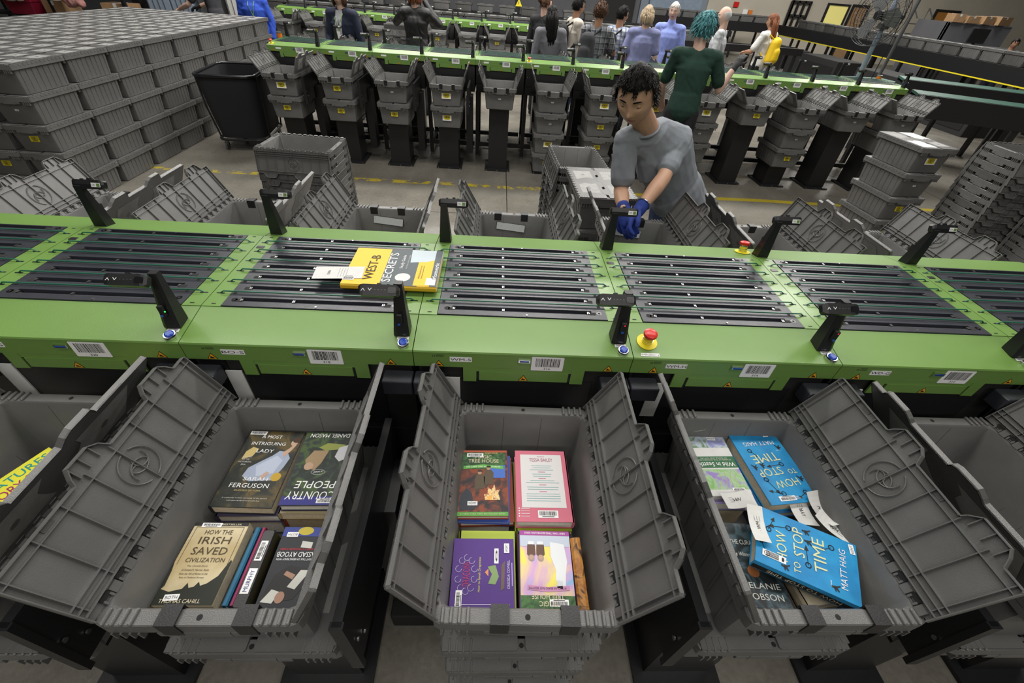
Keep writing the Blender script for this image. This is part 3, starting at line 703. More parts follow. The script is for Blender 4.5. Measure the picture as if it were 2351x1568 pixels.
def a_lady(b, w, h):
    rect_(b, 0, 0, w - .002, h - .002, 'art_lady')
    sk = cm(.50, .33, .24); dr = cm(.33, .38, .50); dr2 = cm(.45, .50, .62); hr = cm(.05, .025, .01)
    b.poly([(-.012, -.045), (.045, -.04), (.060, .0), (.066, .028), (.052, .048), (.03, .05), (.018, .035), (-.01, .012), (-.03, -.005), (-.035, -.03)], .0003, dr)
    b.poly([(.0, -.03), (.04, -.02), (.05, .02), (.03, .035), (.012, .02), (-.012, .0)], .0006, dr2)
    b.poly([(.048, .03), (.06, .05), (.068, .07), (.062, .074), (.052, .058), (.04, .045)], .0008, sk); b.disc(.060, .078, .009, .0009, sk, 16, .011); b.disc(.064, .087, .011, .0010, hr, 16, .009)
    b.poly([(.01, -.03), (.022, -.015), (.03, -.018), (.018, -.04)], .0009, sk); b.disc(.052, -.03, .013, .0006, cm(.5, .32, .03), 12); b.poly([(-.06, .02), (-.035, .03), (-.028, .055), (-.045, .06), (-.058, .045)], .0005, gold)
    for t, cy, ww in (('A MOST', .095, .055), ('INTRIGUING', .072, .092), ('LADY', .048, .045)): b.text(t, -.008, cy, ww, .0105, .0013, W_)
    for t, cy, ww in (('A NOVEL', .028, .024), ('OF THE', .020, .018), ('VICTORIAN', .012, .034), ('ERA', .004, .012)): b.text(t, -.047, cy, ww, .0045, .0013, lt)
    b.text('SARAH', .004, -.038, .062, .010, .0013, W_); b.text('FERGUSON', -.004, -.057, .098, .0125, .0013, W_); b.text('DUCHESS OF YORK', -.002, -.071, .066, .0045, .0013, gold)
    b.text('A sublimely written romance of the period', 0, -.092, .11, .004, .0013, lt); b.text('unputdownable', 0, -.099, .08, .0035, .0013, lt)
def a_people(b, w, h):
    rect_(b, 0, 0, w - .002, h - .002, 'art_mist'); rect_(b, 0, h * .44, w - .002, h * .1, cm(.03, .03, .22), .0003)
    b.poly([(-.05, -.07), (.0, -.075), (.02, -.06), (.0, -.05), (-.045, -.055)], .0004, cm(.25, .28, .06)); b.poly([(-.01, -.05), (.03, -.05), (.045, -.02), (.035, .005), (.012, .012), (0, -.01)], .0005, cm(.32, .22, .12)); b.disc(.03, .0, .012, .0007, cm(.45, .30, .2), 14)
    b.poly([(-.06, -.07), (-.035, -.06), (-.03, -.03), (-.045, -.015), (-.062, -.025)], .0005, cm(.5, .5, .52))
    b.text('COUNTRY', 0, .085, .118, .022, .0012, W_, 0, .12); b.text('PEOPLE', -.004, .055, .10, .021, .0012, W_, 0, .12); b.text('a novel', .0, .018, .022, .006, .0012, W_, .1)
    b.tube([(.018 * math.cos(i * PI / 10), .018 + .0075 * math.sin(i * PI / 10), .001) for i in range(21)], .0004, W_, 4)
    b.text('DANIEL MASON', 0, -.10, .108, .013, .0012, W_, 0, .12)
def a_irish(b, w, h):
    rect_(b, 0, 0, w - .002, h - .002, 'art_parch'); rect_(b, 0, h / 2 - .004, w - .002, .008, 'ink', .0003); b.text('NATIONAL BESTSELLER', 0, h / 2 - .004, .09, .004, .0006, cream)
    dk = cm(.015, .018, .012)
    b.poly([(-w / 2 + .001, -h / 2 + .001), (w / 2 - .001, -h / 2 + .001), (w / 2 - .001, .0), (.058, .004), (.052, -.012), (.046, -.03), (.03, -.045), (.018, -.05), (.012, -.042), (.006, -.052), (-.004, -.054), (-.01, -.044), (-.016, -.056), (-.04, -.062), (-w / 2 + .001, -.056)], .0004, dk)
    b.poly([(-w / 2 + .001, -.06), (-.055, -.05), (-.057, -.02), (-w / 2 + .001, .0)], .0005, dk)
    dr = cm(.06, .04, .02)
    for t, cy, ww, hh in (('HOW THE', .066, .062, .0105), ('IRISH', .047, .070, .0165), ('SAVED', .023, .078, .0165), ('CIVILIZATION', .003, .084, .0095)): b.text(t, .002, cy, ww, hh, .0010, dr)
    for t, cy, ww in (('The Untold Story', -.010, .045), ("of Ireland's Heroic Role", -.018, .058), ('from the Fall of Rome to the', -.026, .06), ('Rise of Medieval Europe', -.034, .052)): b.text(t, -.008, cy, ww, .0042, .0010, dr, 0, .15)
    b.text('THOMAS CAHILL', -.008, -.080, .084, .008, .0010, cream)
    for x in (-.054, .054): b.rect(x, .036, .0008, .085, .0008, dr)
    b.rect(0, .0785, .108, .0008, .0008, dr)
def a_mth(b, w, h):
    rect_(b, 0, 0, w - .002, h - .002, 'art_camp'); rect_(b, 0, h * .34, w - .012, h * .30, 'art_green', .0003); rect_(b, 0, h / 2 - .004, w - .004, .006, cm(.45, .08, .03), .0006)
    b.poly([(.005, .01), (.06, .01), (.06, .05), (.02, .048)], .0005, cm(.06, .16, .55)); b.poly([(-.06, -.045), (-.045, -.02), (-.03, -.035), (-.02, -.08), (-.06, -.085)], .0005, cm(.03, .035, .05))
    for x, y, s_ in ((-.010, .012, 1), (.014, .026, 1)):
        jk = cm(.10, .07, .04); b.poly([(x - .012, y - .035), (x + .012, y - .035), (x + .014, y), (x + .006, y + .01), (x - .008, y + .01), (x - .013, y - .005)], .0007, jk); b.disc(x, y + .014, .0058, .0009, cm(.45, .28, .18), 14); b.poly([(x - .0065, y + .016), (x + .0065, y + .016), (x + .005, y + .022), (x - .004, y + .022)], .0011, cm(.04, .02, .01))
        b.poly([(x - .010, y - .045), (x - .002, y - .045), (x, y - .03), (x - .010, y - .03)], .0006, cm(.07, .05, .03))
    b.poly([(.005, -.055), (.045, -.055), (.04, -.035), (.045, -.025), (.034, -.028), (.03, -.01), (.022, -.026), (.012, -.018), (.012, -.035), (.002, -.04)], .0009, 'art_fire')
    b.text('MAGIC', 0, .076, .045, .0105, .0010, cream); b.text('TREE HOUSE', 0, .063, .085, .0115, .0010, cream); b.text('OSBORNE', .022, .089, .036, .005, .0010, gold)
    b.poly([(-.055, .047), (0, .052), (.055, .047), (.055, .037), (0, .042), (-.055, .037)], .0008, cm(.12, .42, .06)); b.text('#35 CAMP TIME IN CALIFORNIA', 0, .0445, .095, .0055, .0011, W_)
    rect_(b, 0, -h / 2 + .006, w - .004, .011, cm(.10, .36, .05), .0006); b.text('#1 NEW YORK TIMES BESTSELLING SERIES', 0, -h / 2 + .006, .115, .0045, .0010, cream)
def a_tessa(b, w, h):
    rect_(b, -.0, .012, w * .80, h * .76, cm(.72, .70, .70), .0003); b.text('PRAISE FOR', 0, .086, .02, .003, .0008, cm(.5, .08, .18)); b.text('TESSA BAILEY', 0, .075, .066, .0105, .0008, cm(.35, .05, .12))
    tl = cm(.18, .42, .42); y = .056; r = random.Random(4)
    for i in range(17):
        if i in (3, 6, 9, 12): b.rect(0, y, .02, .0016, .0008, cm(.5, .08, .18))
        else: b.rect(0, y, r.uniform(.045, .095) if i < 12 else .09, .0013, .0008, tl)
        y -= .0066
    bar(b, .008, -h / 2 + .020, .052, .020, .0006, 0, 9)
    for i in range(4): b.rect(-.05, -h / 2 + .014 + .007 * i, .022, .0012, .0008, W_); b.disc(-.066, -h / 2 + .014 + .007 * i, .002, .0008, W_, 10)
def a_dragon(b, w, h):
    wh = cm(.6, .55, .75); b.text('DRAGONS', .0, .038, .052, .016, .0008, cm(.4, .03, .12), 0)
    for i in range(10):
        a = i * PI / 5; b.tube([(.036 * math.cos(a) + .007 * math.cos(q), .038 + .019 * math.sin(a) + .007 * math.sin(q), .0007) for q in [k_ * PI / 4 for k_ in range(7)]], .0006, wh, 4)
    b.text('How to Speak Dragonese', 0, .008, .075, .007, .0008, cm(.6, .6, .1), 0, .1)
    b.poly([(-.02, -.012), (.0, -.02), (.016, -.01), (.02, -.028), (-.005, -.036), (-.022, -.028)], .0006, cm(.2, .3, .12)); b.poly([(-.005, -.012), (.004, -.004), (.012, -.012)], .0007, cm(.6, .25, .1)); b.poly([(-.035, -.04), (.02, -.042), (.03, -.05), (-.03, -.048)], .0006, cm(.12, .08, .06))
    b.text('CRESSIDA COWELL', .0, -.058, .062, .006, .0008, wh); b.rect(0, -.066, .05, .0012, .0008, wh); b.rect(-.062, 0, .0012, .12, .0008, wh)
def a_polar(b, w, h):
    rect_(b, 0, 0, w - .003, h - .003, 'art_aurora'); rect_(b, 0, h * .39, w - .003, h * .2, 'art_green', .0004); rect_(b, 0, -h / 2 + .006, w - .003, .011, cm(.35, .06, .30), .0006); b.text('NEW YORK TIMES BESTSELLING SERIES', 0, -h / 2 + .006, .1, .0045, .0010, W_)
    rect_(b, 0, -h / 2 + .025, w - .003, .026, cm(.5, .55, .65), .0005)
    wh = cm(.72, .74, .76); b.poly([(-.045, -.06), (-.012, -.065), (-.012, -.03), (-.022, .0), (-.02, .02), (-.03, .038), (-.042, .034), (-.044, .01), (-.05, -.02)], .0008, wh); b.poly([(-.036, .024), (-.024, .02), (-.022, .036), (-.034, .04)], .0009, cm(.6, .63, .68)); b.disc(-.030, .037, .002, .0011, 'ink', 8)
    for x in (.012, .034): b.poly([(x - .009, -.058), (x + .009, -.058), (x + .010, -.035), (x, -.026), (x - .010, -.035)], .0009, cm(.12, .06, .04)); b.disc(x, -.027, .0075, .0010, cm(.35, .28, .25), 12); b.disc(x, -.028, .0048, .0012, cm(.5, .3, .22), 12); b.rect(x, -.062, .014, .007, .0009, wh)
    b.poly([(-.05, .042), (0, .046), (.045, .042), (.045, .032), (0, .036), (-.05, .032)], .0009, cm(.55, .25, .45)); b.text('#12 POLAR BEARS PAST BEDTIME', 0, .0385, .085, .005, .0012, 'ink'); b.text('MAGIC', .0, .070, .04, .010, .0012, cream); b.text('TREE HOUSE', .0, .056, .072, .010, .0012, cream); b.text('MARY POPE OSBORNE', 0, .0825, .085, .005, .0012, cream)
def a_time(b, w, h):
    rect_(b, 0, 0, w - .001, h - .001, 'art_blue'); k = 'ink'; cr = cm(.60, .62, .35)
    for t, x, y, ww, hh in (('HOW', -.01, .055, .074, .023), ('TO', -.048, .020, .026, .015), ('STOP', .018, .018, .074, .024), ('TIME', .006, -.028, .085, .027)):
        b.text(t, x, y, ww, hh, .0012, cr, .08); 
    b.text('MATT HAIG', -.002, -.078, .098, .014, .0012, cm(.7, .7, .72)); b.text('a novel', -.05, -.05, .014, .004, .0012, W_)
    for x, y, a, l in ((-.045, .086, .5, .035), (.045, .04, 1.9, .05), (-.03, -.004, .1, .05), (.04, -.055, 2.2, .03), (.02, .085, -.3, .04)):
        c, s = math.cos(a), math.sin(a); p = [(0, -.0008), (l * .7, -.0008), (l * .72, -.005), (l, 0), (l * .72, .005), (l * .7, .0008), (0, .0008)]
        b.poly([(x + u * c - v * s, y + u * s + v * c) for u, v in p], .0007, k); b.tube([(x + .006 * math.cos(q * PI / 6), y + .006 * math.sin(q * PI / 6), .0007) for q in range(13)], .0011, k, 4)
    for x, y in ((-.058, .045), (.055, .0), (-.055, -.06), (.03, -.005)):          # small running figures
        b.disc(x, y + .007, .0026, .0010, k, 10); b.poly([(x - .002, y + .005), (x + .003, y + .004), (x + .004, y - .002), (x + .008, y - .009), (x + .006, y - .010), (x, y - .003), (x - .006, y - .008), (x - .008, y - .006), (x - .003, y)], .0010, k); b.poly([(x - .002, y + .004), (x - .009, y + .001), (x - .009, y - .001), (x, y + .001)], .0010, k)
    b.text('PREMISE IS ENGAGING', .0, .101, .04, .0035, .0012, W_); b.text('WONDERFUL', .0, .096, .03, .0035, .0012, W_)
def a_wild(b, w, h):
    rect_(b, 0, .0, w - .002, h - .002, 'paper'); rect_(b, 0, -h * .36, w - .002, h * .25, 'art_sky', .0003); rect_(b, 0, h * .26, w - .002, h * .30, 'art_map', .0003); rect_(b, 0, .0, w - .002, h * .18, cm(.03, .13, .05), .0005)
    rect_(b, 0, -h * .475, w - .002, h * .04, cm(.06, .2, .04), .0005); b.text('DAVID B. WILLIAMS', 0, -h * .475, .07, .005, .0010, lt)
    b.text('Wild in Seattle', 0, .008, w * .88, .014, .0010, W_); b.text('STORIES AT THE CROSSROADS', 0, -.007, w * .8, .004, .0010, lt); b.text('OF PEOPLE AND NATURE', 0, -.013, w * .65, .004, .0010, lt)
    for i in range(4): b.tube([(-w / 2 + .01 + i * .02, h * .14, .0006), (-w / 2 + .03 + i * .012, h * .26, .0006), (-w / 2 + .02 + i * .022, h * .4, .0006)], .0007, cm(.55, .6, .2), 4)
def a_ayoob(b, w, h):
    rect_(b, 0, 0, w - .001, h - .001, cm(.02, .022, .028)); rect_(b, 0, -h / 2 + .012, w - .001, .022, cm(.03, .05, .25), .0004); b.disc(.0, -h / 2 + .010, .018, .0006, cm(.5, .4, .04), 18, .010)
    b.text('MASSAD AYOOB', 0, -.024, w * .9, .0115, .0010, W_); b.text('GUN SAFETY CONCEALED CARRY', 0, -.036, w * .85, .004, .0010, cm(.6, .03, .03)); b.text('STRAIGHT TALK ON BEING READY WITH', 0, -.013, w * .85, .0045, .0010, W_)
    b.poly([(-.04, .01), (.01, .0), (.035, .02), (.045, .06), (.02, .075), (-.02, .07), (-.035, .045)], .0006, 'ink')
    for p in ([(-.04, .01), (-.018, .01), (.0, .045), (-.018, .05)], [(.012, .055), (.03, .05), (.045, .075), (.02, .078)], [(-.025, -.052), (.0, -.055), (.0, -.04), (-.025, -.038)]): b.poly(p, .0009, cm(.55, .55, .5))
    b.disc(.008, .066, .010, .0010, cm(.35, .2, .14), 14, .012); b.poly([(-.01, .02), (.012, .012), (.016, .02), (-.006, .03)], .0011, cm(.35, .2, .14))
def a_west(b, w, h):
    yl = cm(.82, .50, .02); dk = cm(.07, .09, .10)
    rect_(b, 0, 0, w - .001, h - .001, yl); rect_(b, .0, -.028, w - .001, .115, dk, .0004); rect_(b, -.028, -.10, w * .72, .055, yl, .0006)
    b.poly([(-w * .12, -.085), (w / 2 - .001, -.062), (w / 2 - .001, -.146), (.02, -.146), (-.02, -.12)], .0008, cm(.55, .62, .66)) if False else b.poly([(w * .12, -.045), (w / 2 - .001, -.040), (w / 2 - .001, -.146), (w * .26, -.146), (w * .16, -.10)], .0008, cm(.5, .58, .62))
    b.text('WEST-B', -.01, .072, .15, .030, .0012, 'ink'); b.text('SECRETS', -.005, .014, .18, .027, .0012, W_); b.text('Study Guide', .03, -.022, .085, .013, .0012, W_); b.text('Your Key to Exam Success', .03, -.038, .09, .006, .0012, lt)
    b.disc(-.065, -.035, .024, .0010, cm(.6, .62, .62), 28); rect_(b, 0, -h / 2 + .012, w - .001, .022, dk, .0010); b.text('Mometrix', -.02, -h / 2 + .012, .10, .014, .0014, W_)
    b.text('WEST-B Exam Review for the', -.03, -.085, .08, .005, .0012, 'ink'); b.text('Washington Educator Skills', -.03, -.094, .08, .005, .0012, 'ink'); rect_(b, -.085, -.125, .04, .03, W_, .0014)
def a_creat(b, w, h):
    rect_(b, 0, 0, w - .001, h - .001, cm(.75, .72, .05)); b.text('CREATURES', 0, h * .34, w * .86, .026, .0008, cm(.02, .28, .28)); b.text('SCOOBY-DOO!', .0, h * .12, w * .92, .030, .0008, cm(.35, .02, .12))
    b.disc(-.02, -.035, .030, .0007, cm(.04, .05, .32), 24, .026); b.poly([(.035, -.02), (.06, -.01), (.075, .02), (.07, .05), (.06, .03), (.05, .01), (.04, 0)], .0007, cm(.02, .22, .16)); b.disc(.055, -.06, .016, .0007, cm(.05, .07, .3), 14, .02)
def a_gibson(b, w, h):
    rect_(b, 0, 0, w - .002, h - .002, 'art_dark'); b.text('THE CURATOR', 0, .05, .08, .012, .001, lt); b.text('MELANIE', .0, -.052, .092, .013, .001, lt); b.text('DOBSON', .0, -.076, .088, .014, .001, lt); b.text("The Winter Rose", -.01, .02, .07, .010, .001, lt, 0, .2)
    b.disc(-.005, -.02, .014, .0007, cm(.25, .09, .03), 16)
BR = -.009 - 0                                            # nothing special
fl = RZ0 + .0200                                          # tote floor
def stackbooks(x, y, lst):
    """filler books under the top one; returns the height reached"""
    z = fl
    for i_, (lab, w_, h_, t, rot, col, pg, dx, dy) in enumerate(lst):
        t += .035 if i_ == 0 else 0
        book(lab, x + dx, y + dy, z, w_, h_, t, rot, col, plain, pg); z += t + .0008
    return z
# tote with the history books
lx = -.32
z = stackbooks(-.388, -.355, [('dark hardcover book at the bottom under the grand lady novel', .148, .225, .036, 0, cm(.03, .03, .05), 'pageswhite', 0, 0), ('violet-edged hardcover book directly under the grand lady novel', .15, .228, .032, 1, cm(.06, .05, .10), 'pageswhite', .002, -.004)])
book('hardcover novel with a lady in a pale blue gown painted on its cover', -.388, -.353, z, .152, .232, .034, -1, cm(.015, .017, .02), a_lady, 'pages', [(-.05, .107, 0, .045, .012)])
z = stackbooks(-.240, -.36, [('thick book at the bottom under the upside-down black novel', .12, .22, .05, 0, cm(.3, .05, .03), 'pages', 0, 0), ('tan book directly under the upside-down black novel', .128, .222, .03, 0, cm(.4, .34, .2), 'pages', 0, 0)])
book('hardcover novel with two dogs on black, lying upside down beside the lady novel', -.232, -.352, z, .138, .225, .026, 181, cm(.02, .02, .05), a_people, 'pageswhite', [(-.04, .10, 0, .04, .012)])
z = stackbooks(-.41, -.598, [('book lying at the bottom under the tan history paperback', .12, .172, .04, 0, cm(.2, .2, .25), 'pages', .002, 0), ('paperback directly under the tan history paperback', .122, .176, .035, 0, cm(.25, .1, .1), 'pages', 0, 0)])
book('tan history paperback with abbey silhouettes along its foot', -.41, -.598, z, .125, .178, .028, 0, cm(.3, .24, .13), a_irish, 'pages', [(-.022, .083, 0, .045, .010), (-.028, -.073, 3, .03, .012, 'BOTH')], hard=False)
for i, (c, w__) in enumerate(((cm(.02, .12, .22), .014), (cm(.25, .02, .08), .010))):
    b_ = book(('teal-spined book standing on edge beside the tan history paperback', 'crimson-spined book standing on edge left of the black case')[i], -.334 + i * .016, -.60, fl + .001, .128, .168, w__ * .9, 0, c, plain, 'pageswhite', tilt=TR(-.0, 0, .066) @ RY(90) @ TR(0, 0, 0))
def a_dvd(b, w, h): pass
t = thing('disc_case', '', 'disc case', mtx=TR(-.297, -.606, fl))
b = MB(); b.cbox(-.015, .015, -.085, .085, 0, .135, 'black', .004); b.T = TR(0, .035, .1353) @ RZ(90); bar(b, 0, 0, .045, .016, .0002, 0, 5); b.T = TR(0, -.03, .1353) @ RZ(90); b.box(-.026, .026, -.009, .009, 0, .0004, 'white'); b.text('MURPHY', 0, 0, .044, .009, .0008, cm(.03, .03, .2)); b.T = Matrix()
t['label'] = 'black disc case standing on edge between the history paperback and the upside-down guide'
parts(t, [('case', b.mesh('case'))])
z = stackbooks(-.225, -.595, [('blue and yellow book at the bottom under the upside-down guide', .095, .17, .045, 0, cm(.05, .07, .35), 'pages', 0, 0), ('blue and yellow comic directly under the upside-down guide', .105, .178, .03, 0, cm(.55, .45, .05), 'pages', .004, .0)])
book('black guide paperback showing a man reaching under his jacket, lying upside down', -.213, -.602, z, .105, .178, .02, 180, cm(.03, .03, .03), a_ayoob, 'pageswhite', [(.028, -.070, 0, .026, .011, 'BOTH')], hard=False)
# centre tote
z = stackbooks(.212, -.385, [('thick book at the bottom under the campfire story', .14, .19, .045, 0, cm(.05, .08, .3), 'pageswhite', 0, 0), ('red book directly under the campfire story', .142, .194, .022, 2, cm(.3, .04, .02), 'pageswhite', .006, 0), ('blue paperback in the pile right under the campfire story', .136, .2, .012, -1, cm(.04, .08, .35), 'pageswhite', 0, -.002)])
book('children\'s book with two figures by a campfire under a green title band', .207, -.382, z, .134, .198, .016, 1, cm(.3, .06, .03), a_mth, 'pageswhite', [(-.024, .082, 0, .046, .012), (-.027, -.064, 0, .026, .012, 'WDMT')])
z = stackbooks(.368, -.392, [('white book at the bottom under the pink novel', .14, .2, .045, 0, cm(.5, .5, .5), 'pageswhite', 0, 0), ('lime book directly under the pink novel', .144, .205, .018, 0, cm(.4, .5, .04), 'pageswhite', 0, -.006)])
book('pink hardcover novel lying with its white-panelled back cover up', .368, -.388, z, .146, .212, .034, 0, cm(.62, .15, .22), a_tessa, 'pageswhite', (), spine_right=True)
book('lime green picture book tucked across under the four upper books', .285, -.50, fl + .001, .235, .13, .05, 0, cm(.42, .52, .05), plain, 'pageswhite') if False else None
z = stackbooks(.222, -.600, [('green picture book at the bottom under the purple plastic-jacketed book', .125, .172, .05, 0, cm(.38, .5, .05), 'pageswhite', .0, 0), ('lime picture book directly under the purple plastic-jacketed book', .136, .180, .03, 0, cm(.42, .52, .05), 'pageswhite', 0, 0)])
book('purple storybook in a plastic jacket, turned sideways', .214, -.622, z, .162, .142, .024, 90, cm(.07, .02, .20), a_dragon, 'pageswhite', [(-.058, .052, 0, .048, .014), (.058, -.054, 0, .022, .012, 'WDMT'), (.040, -.030, 0, .034, .010, ' 8 ')])
z = stackbooks(.360, -.600, [('dark book at the bottom under the polar bear book', .12, .17, .05, 0, cm(.03, .05, .03), 'pageswhite', 0, 0), ('brown book directly under the polar bear book', .122, .175, .03, 0, cm(.2, .1, .05), 'pageswhite', 0, 0)])
book('upside-down children\'s book with a polar bear and two children in snow', .360, -.612, z, .124, .184, .022, 179, cm(.1, .06, .2), a_polar, 'pageswhite', [(-.024, .068, 0, .042, .014)])
book('amber-brown book standing on edge right of the polar bear book', .437, -.62, fl + .074, .130, .165, .024, 0, 'art_brown', plain, 'pageswhite', tilt=RY(78))
# tote with the blue novels
z = stackbooks(1.045, -.335, [('dark book at the bottom under the upper blue novel', .10, .19, .05, 3, cm(.05, .06, .1), 'pages', -.015, 0), ('sky blue book directly under the upper blue novel', .148, .225, .026, 6, cm(.04, .2, .5), 'pageswhite', -.008, 0)])
book('bright blue novel lying upside down on the far side of the tote', 1.038, -.328, z, .15, .228, .036, 186, cm(.02, .22, .45), a_time, 'pages', [(.018, .099, 0, .048, .014), (-.04, -.104, 0, .016, .008, '2')], spine_right=False)
z = stackbooks(.882, -.33, [('green book at the bottom under the nature paperback', .12, .2, .05, 0, cm(.1, .2, .08), 'pages', 0, 0), ('violet book directly under the nature paperback', .118, .2, .035, 0, cm(.3, .25, .5), 'pageswhite', 0, 0)])
book('green and lilac nature paperback lying upside down at the left wall of its tote', .878, -.312, z, .125, .212, .018, 182, cm(.5, .5, .5), a_wild, 'pageswhite', [(-.03, .088, 0, .036, .011), (-.02, -.082, 0, .026, .012, '320TH')], hard=False)
z = stackbooks(.88, -.585, [('thick book at the bottom under the dark winter novel', .12, .19, .05, -3, cm(.2, .12, .08), 'pageswhite', 0, 0)])
book('dark winter novel with pale capital letters, partly under the lower blue novel', .872, -.585, z, .118, .2, .034, -4, cm(.02, .025, .03), a_gibson, 'pageswhite')
z = stackbooks(1.01, -.59, [('patterned book at the bottom under the lower blue novel', .13, .16, .055, 5, cm(.3, .25, .2), 'pages', 0, 0), ('cream book directly under the lower blue novel', .13, .17, .034, 8, cm(.4, .35, .25), 'pageswhite', 0, 0)])
book('bright blue novel lying askew on the near side of the tote', .985, -.580, z + .012, .150, .222, .034, 63, cm(.02, .22, .45), a_time, 'pages', [(-.045, .070, 0, .016, .052), (.058, -.10, 10, .024, .011, 'KENT')], spine=('HOW TO STOP TIME', cream), tilt=RX(0) @ RY(-3))
# paper slips
def slip(label, x, y, z, rot, txt, l=.085, w=.036, curl=.012, tilt=0):
    b = MB(); n = 8; R_ = [((-l / 2 + l * i / n), curl * (abs(2 * i / n - 1) ** 2)) for i in range(n + 1)]
    for (x0, z0), (x1, z1) in zip(R_, R_[1:]): b.add([(x0, -w / 2, z0), (x1, -w / 2, z1), (x1, w / 2, z1), (x0, w / 2, z0), (x0, -w / 2, z0 + .0004), (x1, -w / 2, z1 + .0004), (x1, w / 2, z1 + .0004), (x0, w / 2, z0 + .0004)], [(3, 2, 1, 0), (4, 5, 6, 7), (0, 1, 5, 4), (2, 3, 7, 6)], 'paper')
    b.text(txt, -.005, -.002, .026, .009, curl * .05 + .0012, 'ink')
    for i in range(3): b.rect(.018, -.008 + i * .006, .018, .0009, curl * .12 + .0016, 'greymetal')
    o = link('routing_slip', b.mesh('routing_slip'), None, TR(x, y, z) @ RZ(rot) @ RX(tilt)); tag(o, label, 'paper slip'); return o
slip('white paper slip marked WM sticking up by the far left corner of the blue-novel tote', .835, -.205, .935, 172, '- WM', .075, .034, .01, 25)
slip('white paper slip marked WM lying over the foot of the nature paperback', .885, -.435, .925, 188, 'WM', .08, .045, .008)
slip('white paper slip reading FORE beside the nature paperback', .925, -.44, .915, 95, 'FORE', .075, .04, .006)
slip('curled white slip marked WM hanging below the upper blue novel', 1.108, -.462, .925, -80, 'WM', .095, .042, .02)
slip('white slip reading BYR under the curled slip', 1.06, -.455, .912, 85, 'BYR', .09, .05, .01)
slip('white slip marked WM poking out left of the lower blue novel', .893, -.515, .952, 78, '- WM', .095, .038, .010)
slip('white slip marked WM poking out right of the lower blue novel', 1.105, -.515, .935, -55, '- WM', .095, .036, .012)
# far left tote
book('bright yellow picture book with teal and maroon title lettering', -.985, -.40, fl + .075, .21, .165, .012, 66, cm(.7, .68, .06), a_creat, 'pageswhite')
book('green-covered book behind the bright yellow picture book', -.945, -.275, fl + .05, .15, .12, .018, 2, cm(.06, .26, .04), plain, 'pageswhite', [(-.03, .04, 0, .045, .014)])
book('thick book filling the tote floor under the yellow picture book', -.96, -.42, fl, .2, .26, .048, 0, cm(.15, .15, .18), plain, 'pageswhite')
# books in the totes behind the nearest line
book('yellow and pink paperback in the tote behind the nearest line', -.425, .80, fl + .10, .15, .10, .014, -4, cm(.6, .5, .05), lambda b, w, h: (rect_(b, 0, -.02, w * .9, .02, cm(.4, .08, .2)), rect_(b, 0, .01, w * .8, .012, cm(.05, .04, .06))), 'pageswhite')
book('black and white book with bold letters in the tote behind the nearest line', -.255, .78, fl + .10, .13, .12, .016, -2, cm(.6, .6, .6), lambda b, w, h: (b.text('KARATE', .01, .03, .1, .018, .0006, 'ink'), b.text('KITE', -.01, .0, .09, .03, .0006, 'ink')), 'pageswhite')
book('stacked books filling the tote under the yellow and pink paperback', -.33, .82, fl, .28, .26, .098, 0, cm(.2, .15, .12), plain, 'pages')
book('dark blue glossy picture book with green swirls behind the nearest line', .36, .80, fl + .10, .22, .16, .014, -2, cm(.02, .03, .18), lambda b, w, h: (rect_(b, .03, 0, w * .68, h - .004, 'art_swirl'), b.disc(-.045, -.01, .036, .0005, W_, 28), b.disc(-.045, -.005, .014, .0008, 'ink', 18, .012), b.text('MAGIC', -.085, .035, .05, .014, .0008, cm(.1, .55, .1), 1.2)), 'pageswhite')
book('pinkish book half covered by the dark blue picture book', .235, .80, fl + .10, .10, .15, .012, 3, cm(.45, .2, .2), lambda b, w, h: b.text('ONCE', -.01, 0, .06, .012, .0006, lt), 'pageswhite')
book('thick books filling the tote under the dark blue picture book', .32, .83, fl, .27, .27, .098, 0, cm(.15, .15, .2), plain, 'pages')
# study guide travelling on the deck, slip tucked in
book('large yellow and slate study guide riding on the sorter deck', -.105, .213, DZ + .0105, .226, .292, .018, 90, cm(.75, .46, .03), a_west, 'pageswhite', [(-.08, .128, 90, .034, .024)], hard=False)
b = MB(); b.box(-.075, .075, -.035, .035, 0, .0006, 'paper'); b.text('EXIN', -.03, .0, .022, .008, .001, 'ink', PI / 2)
for i in range(4): b.rect(.0 + i * .008, 0, .0012, .05, .001, 'greymetal')
tag(link('routing_slip', b.mesh('routing_slip'), None, TR(-.27, .16, DZ + .0295) @ RZ(5)), 'white paper slip sticking out of the study guide on the deck', 'paper slip')
for (x, y, lab) in ((3.3, S2R + .05, 'pile of pale books in the open middle line tote right of the aisle'),):
    book('pale pink book lying in the tenth tote of the middle line', x, y, .806, .2, .16, .02, 12, cm(.5, .28, .25), plain, 'pageswhite'); book('white book lying across the pale pink book in the middle line', x + .03, y - .03, .828, .15, .1, .015, -25, cm(.55, .52, .45), plain, 'pageswhite')
    book('thick dark book under the pale pink one in the middle line', x, y, .750, .2, .17, .055, 3, cm(.08, .08, .09), plain, 'pageswhite')
book('cream book lying in the last open tote of the middle line', 5.12, S2R + .1, .750, .18, .14, .05, 5, cm(.5, .42, .3), plain, 'pages')
